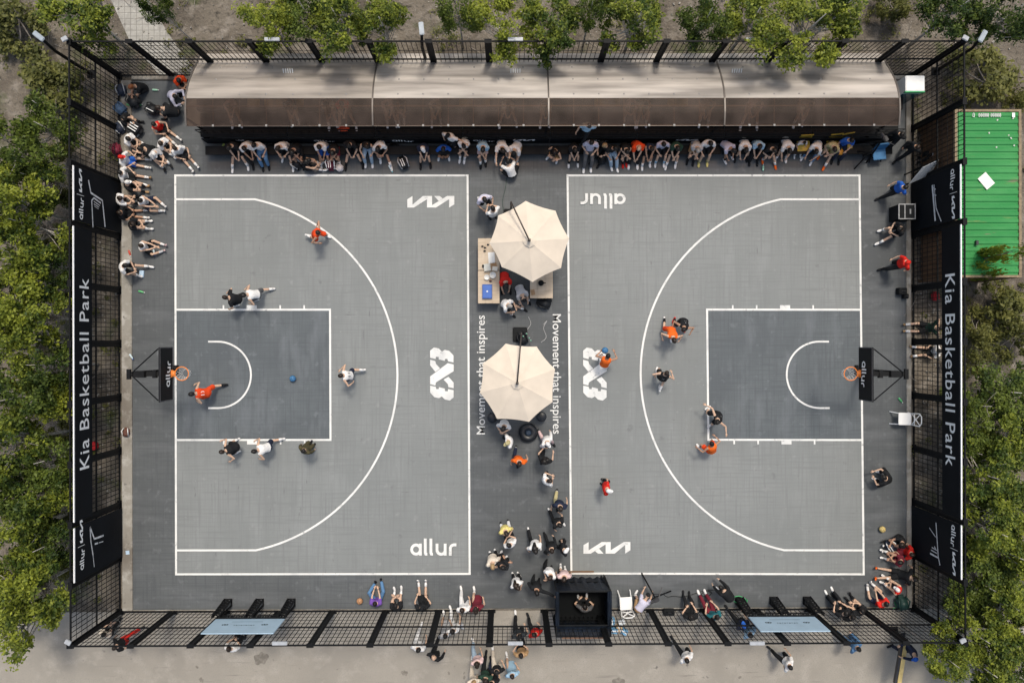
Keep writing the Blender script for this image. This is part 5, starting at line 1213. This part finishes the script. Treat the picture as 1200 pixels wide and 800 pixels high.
def person(px, py, pose, hd, shirt, bottom, hair, shoes, label, group, skin='a', z0=None, build=1.0, seed=0, parent_loc=None):
    rnd = random.Random(seed * 31 + 5); P0 = POSES[pose]; jit = lambda v, a: V3((v[0] + rnd.uniform(-a, a), v[1] + rnd.uniform(-a, a), v[2]))
    child = 's' in bottom[2:]; sc = (.66 if child else rnd.uniform(.92, 1.0))
    low = P0['pel'][2] < .3; J = {}; pel = V3(P0['pel']); lean = P0['lean'] + rnd.uniform(-5, 5); tw = rnd.uniform(-10, 10); sd = rnd.uniform(-6, 6)
    up = Matrix.Rotation(R(sd), 3, 'Y') @ Matrix.Rotation(R(-lean), 3, 'X') @ V3((0, 0, 1)); Nn = pel + up * .50
    hx = V3((1, 0, 0)); sx = Matrix.Rotation(R(tw), 3, 'Z') @ V3((1, 0, 0)); sx = (sx - up * sx.dot(up)).normalized()
    fw = up.cross(sx) * -1; fw = fw if fw.y > -.2 or abs(lean) > 60 else -fw
    fw = sx.cross(up) * -1 if False else up.cross(sx)
    J.update(P=pel, N=Nn, hx=hx, sx=sx, fw=fw, build=build)
    if fw.y < 0 and up.z > .2: J['fw'] = fw = -fw
    female = 'l' in hair[1:]; bw = .93 if female else 1.0
    hipL, hipR = pel + hx * -.09 + V3((0, 0, -.03)), pel + hx * .09 + V3((0, 0, -.03)); shL, shR = Nn - up * .055 - sx * .175 * bw, Nn - up * .055 + sx * .175 * bw
    fL, fR = (jit(v, .05) for v in P0['f']); hL, hR = (jit(v, .05) for v in P0['h'])
    wide = P0.get('wide', 0); kpL = V3((-.9 if wide else -.15, 1, .8 if pel.z < .6 else .1)); kpR = V3((.9 if wide else .15, 1, .8 if pel.z < .6 else .1))
    kL, fL = ik(hipL, fL, .44, .43, kpL); kR, fR = ik(hipR, fR, .44, .43, kpR); ep = 1 if not wide else 1.6
    ez = .3 if P0.get('epole') else -.5
    eL, hL = ik(shL, hL, .29, .26, V3((-ep, -.6, ez))); eR, hR = ik(shR, hR, .29, .26, V3((ep, -.6, ez)))
    hp = P0['head'] + lean * .6 + rnd.uniform(-12, 12); yaw = rnd.uniform(-35, 35) if pel.z > .4 and pose not in ('run', 'lunge') else rnd.uniform(-25, 25)
    HM = Matrix.Rotation(R(yaw), 3, 'Z') @ Matrix.Rotation(R(-hp), 3, 'X'); hup = HM @ V3((0, 0, 1)); hf = HM @ V3((0, 1, 0))
    hc = Nn + up * .06 + (up * .4 + hup * .6).normalized() * .128 + hf * .012; J['hc'] = hc
    zr = (z0 or 0) + ZREF(pel.z); g = at(px, py, zr); mids = (pel + Nn) / 2
    # the chest stands where the photo shows it
    rz = R(hd - 90); cs = Matrix.Rotation(rz, 3, 'Z') @ V3((Nn.x * .7, Nn.y * .7, 0)) * sc
    loc = V3((g.x - cs.x, g.y - cs.y, ZC if z0 is None else z0))
    mats = [m_skin(skin), M_eye, M_lip]
    b = MB(); loft(b, torso_rings(J, 0)); b.tube([Nn - up * .03, (Nn + hc) / 2 - hf * .01, hc - hup * .03], [.062, .055, .055], 10)
    for h, k, f in ((hipL, kL, fL), (hipR, kR, fR)): limb(b, [h, h.lerp(k, .5), k, k.lerp(f, .35), f], [.088, .076, .056, .055, .038]); b.tube([f + V3((0, 0, -.02)), f + V3((0, .02, -.05))], [.036, .036], 8)
    for s_, e, h in ((shL, eL, hL), (shR, eR, hR)): b.ball(s_, .062, 10); limb(b, [s_, s_.lerp(e, .5), e, e.lerp(h, .4), h], [.055, .047, .040, .040, .027])
    ex = MB(); head_mesh(ex, hc, HM, hair)
    for e, h, s_ in ((eL, hL, -1), (eR, hR, 1)):
        d = (h - e).normalized(); pn = V3((s_ * .6, 0, .8)); hand_pts(ex, h, d, s_, pn)
    root = later(b, 'person', mats, None, .026, 3, ex); root.location = loc; root.rotation_euler = (0, 0, rz); root.scale = (sc,) * 3
    tag(root, label, 'person', group)
    # shirt
    sl = shirt[1:]; c = shirt[0]
    b = MB()
    if pose != 'skin' and c != '_':
        loft(b, torso_rings(J, .024, -.05, 1.0)); 
        if '-' not in sl:
            L = 1.0 if 'L' in sl else .62
            for s_, e, h in ((shL, eL, hL), (shR, eR, hR)):
                b.ball(s_, .080, 10)
                if 'L' in sl: limb(b, [s_, e, h.lerp(e, .08)], [.078, .064, .048])
                else: limb(b, [s_, s_.lerp(e, .4), s_.lerp(e, L)], [.078, .074, .078])
        else:
            for s_ in (shL, shR): b.ball(s_.lerp(Nn, .25), .066, 8)
        if 'D' in sl:   # dress
            loft(b, [(pel, hx, V3((0, 1, 0)), .18, .14), (hipL.lerp(hipR, .5).lerp(kL.lerp(kR, .5), .5), hx, V3((0, 1, 0)), .21, .17), (kL.lerp(kR, .5), hx, V3((0, 1, 0)), .23, .18)])
        m = m_cloth(c); later(b, 'shirt' if 'D' not in sl else 'dress', [m], root, .024, 2)
    # shorts or trousers
    if 'D' not in sl:
        b = MB(); bc = bottom[0]; lo = bottom[1] == 'p'
        loft(b, torso_rings(J, .016, -.10, .10)); b.ball(pel + V3((0, 0, -.04)), (.17, .13, .11), 12)
        for h, k, f in ((hipL, kL, fL), (hipR, kR, fR)):
            if lo: limb(b, [h, h.lerp(k, .5), k, k.lerp(f, .5), f + (f - k).normalized() * -.02], [.108, .096, .076, .072, .062])
            else: limb(b, [h, h.lerp(k, .5), h.lerp(k, .86)], [.108, .103, .105])
        later(b, 'trousers' if lo else 'shorts', [m_cloth(bc)], root, .024, 2)
    num = NUMBERS.get(label)
    if num:
        t = MB(); bk = V3((0, 0, 0)) - fw; c0 = Nn - up * .19 + bk * (.118 + .034); place_shape(t, norm_shape(text_shape(num, 1, .02), .075 * len(num), .15), c0, sx, up, 0)
        if sx.cross(up).dot(bk) < 0: t = MB(); place_shape(t, norm_shape(text_shape(num, 1, .02), .075 * len(num), .15), c0, -sx, up, 0)
        t.build('jersey_number', M_ban_white if c != 'W' else m_cloth('N'), root)
    # shoes
    if shoes != '_':
        for (k, f) in ((kL, fL), (kR, fR)):
            fwd = V3((f.x * .25, 1, 0)); sh_ = (f - k).normalized(); fd = (fwd - sh_ * fwd.dot(sh_) * (.75 if f.z > .2 or pel.z < .3 else 0)); fd = fd.normalized(); 
            if pel.z < .3 and pose in ('out', 'back', 'overhead', 'ring'): fd = V3((f.x * .6, .45, .9)).normalized()
            upv = (V3((0, 0, 1)) - fd * fd.z).normalized() if abs(fd.z) < .8 else (-sh_ + fd * sh_.dot(fd)).normalized(); sdv = fd.cross(upv); b = MB(); o_ = f - upv * .05
            loft(b, [(o_ - fd * .075, sdv, upv, .030, .030), (o_ - fd * .05, sdv, upv, .040, .045), (o_ + fd * .03, sdv, upv, .044, .052), (o_ + fd * .10, sdv, upv * 1, .050, .036), (o_ + fd * .165, sdv, upv, .044, .028), (o_ + fd * .20, sdv, upv, .024, .018)], 10)
            mm = m_cloth({'w': 'W', 'k': 'K', 'o': 'Q', 'r': 'R', 'i': 'I', 'b': 'B', 'y': 'Y', 't': 'T'}[shoes[0]]); s1 = b.build('shoe', mm, root, True)
            if len(shoes) > 1:
                b = MB(); b.tube([f, f.lerp(k, .38)], [.044, .055], 10); b.build('sock', m_cloth({'w': 'W', 'k': 'K', 'c': 'S', 'g': 'Z', 'o': 'O'}[shoes[1]]), root, True)
    # hair or cap
    if hair[0] == 'c':
        cc = hair[1]; b = MB(); n, m = 14, 5; vs = []; fs = []
        for i in range(m + 1):
            t = math.pi * .5 * i / m
            for k in range(n): a = 2 * math.pi * k / n; vs.append(hc + HM @ V3((.086 * math.sin(t) * math.cos(a), .106 * math.sin(t) * math.sin(a), .03 + .104 * math.cos(t))))
        for i in range(m):
            for k in range(n): fs.append((i * n + k, (i + 1) * n + k, (i + 1) * n + (k + 1) % n, i * n + (k + 1) % n))
        b.add(vs, fs); cp = b.build('cap', m_cloth(cc), root, True)
        b = MB(); fl = []
        for k in range(7):
            a = R(25 + 130 * k / 6); fl.append(hc + HM @ V3((.088 * math.cos(a), .104 * math.sin(a), .035)))
        fo = [p + HM @ V3((0, .075 * math.sin(R(180 * k / 6)) + .004, -.012)) for k, p in enumerate(fl)]; dn = HM @ V3((0, 0, -.008))
        for k in range(6): b.add([fl[k], fl[k + 1], fo[k + 1], fo[k], fl[k] + dn, fl[k + 1] + dn, fo[k + 1] + dn, fo[k] + dn], [(0, 3, 2, 1), (4, 5, 6, 7), (3, 7, 6, 2)])
        b.build('brim', m_cloth(cc), cp)
    elif hair[0] != 'o':
        b = MB(); n, m = 16, 8; vs = []; fs = []; rr = random.Random(seed)
        for i in range(m + 1):
            for k in range(n):
                a = 2 * math.pi * k / n; front = max(0, math.sin(a)); tmax = math.pi * (.66 - .30 * front ** 1.5); t = tmax * i / m
                q = 1 + rr.uniform(-.03, .05); vs.append(hc + HM @ V3((.087 * math.sin(t) * math.cos(a) * q, .107 * math.sin(t) * math.sin(a) * q - .004, .132 * math.cos(t) * q)))
        for i in range(m):
            for k in range(n): fs.append((i * n + k, (i + 1) * n + k, (i + 1) * n + (k + 1) % n, i * n + (k + 1) % n))
        b.add(vs, fs)
        if female:
            s0_ = hc + HM @ V3((0, -.06, .02)); e0 = Nn - up * .16 - J['fw'] * .13; b.tube([s0_, hc + HM @ V3((0, -.10, -.10)), e0], [.085, .09, .05], 10)
            for s_ in (-1, 1): b.tube([hc + HM @ V3((s_ * .07, -.02, .02)), hc + HM @ V3((s_ * .085, -.03, -.10)), Nn + sx * s_ * .09 - up * .02], [.035, .04, .025], 8)
        b.build('hair', m_hair(hair[0]), root, True)
    return root
def finish_people():
    dg = bpy.context.evaluated_depsgraph_get(); dg.update()
    res = [(o, bpy.data.meshes.new_from_object(o.evaluated_get(dg)), mats, extra) for o, mats, extra in PENDING]
    for o, me, mats, extra in res:
        o.modifiers.clear(); old = o.data; nv = len(me.vertices)
        if extra:
            bm = bmesh.new(); bm.from_mesh(me)
            for f in bm.faces: f.material_index = 0
            vv = [bm.verts.new(v) for v in extra.v]
            for f, mi in zip(extra.f, extra.m):
                try: nf = bm.faces.new([vv[i] for i in f]); nf.material_index = mi
                except ValueError: pass
            bm.to_mesh(me); bm.free()
        me.materials.clear()
        for m in mats: me.materials.append(m)
        me.polygons.foreach_set('use_smooth', [True] * len(me.polygons)); me.name = o.name.split('.')[0]; o.data = me; bpy.data.meshes.remove(old)
    PENDING.clear()
GB = 'spectators on the bench under the shelter'; GL = 'spectators in the top left corner'; GP = 'players on the left court'; GQ = 'players on the right court'
GC = 'people standing between the courts'; GT = 'people around the parasols'; GS = 'people along the lower fence'; GO = 'people on the plaza'; GR = 'people along the right fence'; GA = 'people up under the shelter roof'
T = '''
%GL
162 102 knees 225 K Ks r kw b|person in black sitting in the top corner with ginger hair, next to the large rucksack
202 111 squat 330 VL Kp k ww a|person in plain lavender top bent forward at the shelter's left end
211 94 knees 300 O Ks k kw b|person in orange half hidden by the shelter's left end, behind the lavender top
196 128 bench_low 180 K Ks b kk a|person in black curled forward beside a black bag, above the red shirt
185 148 out 320 R- Ks k ww a|person in red vest with long white socks sitting among the corner crowd
152 163 knees 320 W Ks k kw a|person in white tee, dark hair and hugged knees just above the maroon bag
183 180 knees 305 L Ks cW kw a|person in light grey tee and white cap curled up left of the green print tee
191 168 knees 320 W Ks b ww a|person in white tee pressed behind the green print tee
209 176 out 310 W Ks b ww a|person in white tee with green chest print and long white socks
146 187 out 350 W Bs cR ww a|person in red cap and white tee with blue shorts at the left fence
145 205 out 350 W Ks k tw a|person in white tee and black shorts with legs straight out, below the red cap
151 217 knees 355 K Ks cW tk a|person in white cap between the two white tees by the left fence
142 235 knees 10 W Ks b kk a|person in white tee with brown hair leaning on the upper left banner
168 236 ring 340 W- Ns k ww a|person in white vest and navy top hugging knees beside the court corner
144 250 out 0 K Ks b ww b|person in black tee with pale stripe, second lowest of the corner crowd
156 263 knees 0 K Ks b ww a|person in black tee with white socks, lowest of the corner crowd
168 289 ring 0 W- Ks b iw a|person in white vest with pink shoes sitting alone by the left kerb
145 312 one_out 345 W Ks k ww a 0|person in loose white tee sitting on the left kerb, leaning out
146 140 knees 350 K Ks k kk a|person in black with bare knees among the dark bags at the left fence
174 176 knees 200 K Ks k kk a|person in black with dark hair between the two white tees above the grey one
%GP
371 273 run 340 O- Os b ww b|player in orange running inside the left arc at the top
269 349 lunge 185 K Ks b ww a|player in black crouching above the left key
291 345 lunge 190 W- Gs k ww a|player in white beside the black player above the left key
231 461 lunge 185 O- Os k kk a|player in orange under the left hoop with one leg stretched back
404 440 run 185 W- Ns b ww a|player in white alone right of the left key
264 528 defend 200 K- Ks b ww a|player in black just below the left key, leftmost there
304 527 lunge 190 W- Ns k ww a|player in white just below the left key, in the middle
357 527 stand 60 AL Ap k kw a|person in olive and black standing below the right end of the left key
%GQ
711 421 dribble 75 Q- Ws k ww b|player in orange holding a blue ball on the right logo
789 393 lunge 265 Q- Os b wk a|player in orange leaning against the player in black with red shoes
803 382 defend 250 K- Ks k rk b|player in black with red shoes guarding above the right arc's middle
779 440 run 75 K- Ks b ww a|player in black with one white shoe trailing at the left of the right court
842 491 wide 215 K- Ks k ww a|player in black with arms spread at the corner of the right key
836 524 defend 120 Q- Os k ww b|player in orange at the lower left corner of the right key
711 572 stand 350 R Kp cW kw a|person in red shirt and white cap standing alone low on the right court
%GT
592 328 bench_low 275 R Kp k kw a|man in red tee leaning over beside the blue tray
611 343 bench_low 290 L Ks cK kw a|person in pale grey tee and black cap between the two tables
594 357 one_out 325 W Ks g kw a|person in white tee with grey hair and one leg out below the tables
567 233 carry 300 V Ks k ww a|person in lavender tee above the upper parasol, left of two
578 248 phone 120 W Ks k kk a|person in white half under the upper parasol's left rim
597 195 squat 110 W Ks k kw a|person in white kneeling before the bench with a towel over the arm
%GC
591 498 phone 255 W Ks k kk a|person in white and blue just below the lower parasol
596 517 stand 200 W Kp cZ kw a|person in white with a greyish cap left of the beanbag
608 540 walk 260 Q Np b kw a|person in orange tee with dark hair below the beanbag
641 517 walk 300 WL Ip cW kw a|person in white with white cap right of the beanbag
638 539 carry 60 K Kp kl kk a|person in black with arms open and a bag below the beanbag's right
641 563 phone 30 W Kp b kw a|person in plain white tee alone in the middle of the aisle
656 592 walk 260 N Zp b kw a|person in navy top and tan, close to the right court line
654 613 walk 300 K Kp k ww a|person in black just below the navy top by the right court line
592 621 phone 290 Y Wp b kk a|person in yellow tee and white trousers in the lower aisle
598 637 phone 120 W Kp k kk a|person in white facing the one in yellow tee
627 640 walk 285 W Kp kl ww a|woman in white top with long hair walking down the aisle
646 642 walk 300 KL Kp b kk a|person in all black beside the woman in white top
661 644 stand 20 K Kp cW kk a|person in black with white cap on the right court's line
577 657 phone 300 C Kp y ww a|person in cream clothes beside a big black jacket
589 662 folded 60 KL Kp k ww b|person in big black jacket beside the one in cream
605 684 phone 300 W Kp bl ww a|woman in white with long brown hair, low in the aisle
629 689 armout 250 KL Kp k kk b|person in black with wide spread arms left of the booth
645 672 phone 240 W Kp b kk a|person in white top with a dark bag by the booth's left corner
661 674 stand 270 I Ks b ww a|person in pale pink at the booth's top left corner
%GB
274 172 bench_wide 270 K Ks k ww a|person in black with legs apart, leftmost on the bench
289 172 bench 280 W Kp k kk b|person in white tee with black trousers, second from left on the bench
303 172 bench_up 275 W Jp k kk a|person in white shirt and blue jeans on the bench
331 172 one_out 262 W Ks b ww a|person in white tee with one leg stretched out left, beside the black bag
346 175 bench_hug 270 K Ks k kk b|person in black with crossed legs above the girl on the ground
360 192 knees 0 K- Ks kl ww a|girl in black vest with long dark hair sitting sideways on the ground
377 172 bench 268 W Bs k ww b|person in white tee with blue print and blue shorts on the bench
391 175 bench_hug 270 K Ms k kw b|person in black and maroon above the maroon rucksack
411 170 bench_wide 270 K Ks k kk a|person in black with wide bare knees right of the maroon rucksack
430 171 bench_up 270 K- Hp b ww a|woman in black vest and pale jeans on the bench
445 172 one_out 275 W Ks k ww b|person in white tee with one long black sleeve on the shin
496 173 bench 270 N Ks cW kk a|person in navy tee and white cap on the bench
520 174 cross 270 B Ks k ww c|person in blue vest with bare brown legs on the floor before the bench
527 160 armout 250 W Ks cK kk a|person in white tee and black cap standing with one arm stretched right
544 168 bench_hug 260 W Ks k ww a|person in pinkish white tee right of the stretched arm
566 172 bench_hug 270 S Is k kw a|person in pale blue tee and pink shorts on the bench
588 172 reach 270 W Ks b ww a|person in white tee reaching down to the one kneeling
604 174 bench_low 250 W Ts cK ww a|person in white tee and black cap right of the kneeling helper
651 177 cross 240 K- Ts b ww a|person in dark vest with folded brown legs, alone left of the grey trousers
673 173 bench 270 K Ks b wk a|person in black vest over white sleeves left of the grey trousers
693 168 perch 270 V Gp k ww a|person in lavender tee with long grey trousers stretched to the court line
709 172 bench_up 235 K Kp y kk a|fair haired person in black beside pale denim legs
718 175 bench_up 285 K Hp k ww b|person in dark top with pale denim legs, next to the fair hair
733 174 bench_hug 275 K- Ks k rk a|person in black vest with crossed pale arms and red shoes
747 172 bench 270 O Kp o ww a|bald person in orange hood with arms hanging down
761 173 bench 275 N- Ks b ww b|person in navy vest right of the orange hood
776 170 bench_up 270 V Ks k wc a|person in pale tee with red chest mark and light blue socks
792 172 bench 260 F Ks k ww a|person in dark green tee right of the light blue socks
816 172 bench_hug 260 L Ts g kk a|person in light grey tee with grey hair, curled on the bench
829 169 bench_up 270 W Ks k yg a|person in white tee with yellow-green socks on the bench
854 172 bench_low 300 V Ks k wk b|person in lavender tee leaning hard forward on the bench
873 170 bench_low 270 W Ks k kk a|person in white tee with crossed forearms on the bench
888 170 bench 270 S Kp k kk a|person in pale blue tee with arms in a V
903 174 one_out 280 K Ks b ow a|person in black with orange shoes stretched out on the floor
923 170 bench_low 270 W Ks k ww a|person in white tee left of the yellow chair
942 166 bench_up 275 W Wss k ww a|small child in white on the yellow chair
958 172 bench_low 240 W Jp k ww a|person in white tee and blue jeans right of the child
976 172 one_out 240 Z Zs b ow a|person in khaki with orange shoes near the right end of the bench
992 166 bench_up 260 B Np k kk a|person in blue, rightmost on the bench
%GA
689 148 walk 250 S Kp b kk a 0.86|person in white and blue just under the shelter's front edge
270 122 bench 270 I Ts b ww a 0.86|person dimly seen through the shelter roof, first from the left
340 122 bench 270 K Ts k ww a 0.86|person dimly seen through the shelter roof, second from the left
385 122 bench 270 C Ts b ww b 0.86|person dimly seen through the shelter roof, third from the left
402 122 bench_wide 270 O Ts k ww a 0.86|person dimly seen through the shelter roof, fourth from the left, in orange
455 122 bench 270 I Ts b ww a 0.86|person dimly seen through the shelter roof, fifth from the left
467 122 bench_hug 270 K Ts k ww b 0.86|person dimly seen through the shelter roof, sixth from the left
510 122 bench 270 C Ts b ww a 0.86|person dimly seen through the shelter roof, seventh from the left
595 122 bench_wide 270 W Ts k ww a 0.86|person dimly seen through the shelter roof, eighth from the left
640 122 bench 270 T Ts b ww a 0.86|person dimly seen through the shelter roof, ninth from the left
740 122 one_out 270 I Ts b ww a 0.86|person dimly seen through the shelter roof, tenth from the left
755 122 bench 270 C Ts k ww b 0.86|person dimly seen through the shelter roof, eleventh from the left
830 122 bench 270 T Ts b ww a 0.86|person dimly seen through the shelter roof, twelfth from the left
885 122 bench_wide 270 I Ts b ww a 0.86|person dimly seen through the shelter roof, thirteenth from the left
945 122 bench 270 C Ts k ww a 0.86|person dimly seen through the shelter roof, fourteenth from the left
%GR
1055 158 walk 235 KL Kp k kk a|person in black near the shelter's right end, left of two
1073 172 walk 225 KL Kp b kk b|person in black with brown hair below the fridge, right of two
1057 220 walk 205 B Kp k kk a|person in bright blue shirt beside the slatted panel
1055 268 one_out 200 K Ks k ww a 0|person in black with white shoes on the right kerb below the case
1060 308 walk 195 R Kp cR kk a|person in red shirt and red cap leaning at the right kerb
1102 178 stand 180 L Kp k kk a|person in pale plaid shirt outside the fence behind the slatted panel
1039 561 squat 165 K Kp k ww a|person in dark hooded clothes crouching low on the right side
1093 384 overhead 180 F Ks k tw a|person outside the right fence with arms ringed over the head
1097 411 out 180 W Ks k tw a|person in white tee with red print partly below the right name strip
1065 647 out 172 R Ms b ww a|person in red tee with long white socks by the lower right banner
1056 634 knees 200 K Ks b kk b|person in black sitting behind the red tee
1054 656 knees 165 M Ms k ww b|person in maroon between the red tee and the orange shoes
1063 675 back 175 K Ks k o_ a|person in black with bright orange shoes leaning back
1051 690 knees 150 R- Ks cW ww a|person in red vest and white cap in the lower right corner group
1033 706 ring 115 R Ns k ww a|person in red tee with dark hair, lowest of the corner group
%GS
441 705 ring 90 P Jp k kk a|person in purple tee sitting by the lower fence
465 710 knees 92 K Ks k ww a|person in large black tee right of the purple tee
495 710 out 90 K Ks cK ww a|person in black cap with straight legs and white shoes at the lower fence
543 713 walk 100 W Wp b ww a|person in white shirt with a white bag at the lower fence
558 712 walk 100 MD Kp bl ww a|woman in long maroon patterned dress at the lower fence
532 737 walk 110 W Wp k ww a|person in white clothes seen through the lower mesh, right of two
522 742 walk 100 LD Kp k ww a|woman in pale patterned dress seen through the lower mesh
608 743 walk 95 D Kp k ww a|person in dark flowered top inside the doorway
627 742 walk 110 R Kp b kw a|person in red coat inside the doorway
757 708 bend 55 V Ts cK ww a|person in pale tee and black cap behind the camera tripod
852 696 bend 130 KL Kp k ww a|person in black with white back print bending right of the cable
809 721 bench_up 90 K Kp k kk a|person in black with folded arms behind black equipment at the lower fence
836 720 bench_up 110 E Mp k ww a|person in teal tee and maroon shorts at the lower fence
870 732 walk 120 N Kp cB kw a|person in navy with blue cap left of the right blue board
878 741 walk 130 S Kp k kk a|person in pale blue and dark, outside beside the navy jacket
987 717 bench_up 115 K Kp k ww a|person in black at the lower fence, left of three in black
995 721 bench_up 130 K Kp k kk a|person in black at the lower fence, middle of three in black
1008 715 knees 125 K Ks k kk a|person in black with bent arms, right of three in black
685 712 cross 90 G Kp k ww a 0.745|person in black with arms in a ring sitting inside the booth
%GO
490 758 walk 75 W Wp k ww a|person in white tee on the plaza below the black cap
509 769 walk 60 KL Kp o kk a|bald man in black tee walking on the plaza
559 775 walk 105 I Hp bl ww a|woman in pink top and pale jeans on the plaza
582 785 walk 95 K Cp k ww a|person with black rucksack-like vest low on the plaza
569 793 walk 80 F Kp bl kk a|woman in dark green with brown hair at the photo's bottom edge
577 798 walk 95 K Np k kk a|person in black with blue stripes at the photo's bottom edge
555 798 walk 90 C Cp y ww a|person in cream at the photo's bottom edge
600 790 walk 100 SD Hp b ww a|woman in long pale blue dress at the bottom edge
611 766 phone 100 T Kp k kk a|person in tan jacket with black hair below the doorway
804 770 walk 125 W Kp k kk a|person in white tee and black trousers on the plaza, right of the booth
924 778 walk 140 W Kp k kw a|person in white tee and black trousers on the plaza near the right blue board
1003 757 walk 140 JL Jp k tk a|person in denim jacket just outside the lower right fence
1069 764 carry 200 NL Np cB kk a|person in navy with bright blue cap beside the yellow beam
138 756 walk 25 K Rp b kw a|person in black tee and red trousers outside the lower left corner
125 742 knees 60 C Kp k kw a|person in pale patterned top seen through the lower left mesh
272 758 phone 80 W Kp b kk a|person in white tee with strap below the left blue board
'''
NUMBERS.update({'player in black with red shoes guarding above the right arc\'s middle': '2', 'player in black with one white shoe trailing at the left of the right court': '1', 'player in orange under the left hoop with one leg stretched back': '10', 'player in white alone right of the left key': '11', 'player in black with arms spread at the corner of the right key': '0'})
grp = None; k = 0
for ln in T.strip().split('\n'):
    if ln.startswith('%'): grp = globals()[ln[1:].strip()]; continue
    d, lb = ln.split('|'); q = d.split(); k += 1
    z0 = float(q[9]) if len(q) > 9 else None
    if z0 == 0: z0 = ZC + .06
    person(float(q[0]), float(q[1]), q[2], float(q[3]), q[4], q[5], q[6], q[7].replace('_', ''), lb, grp, q[8], z0, 1.0, k)
finish_people()
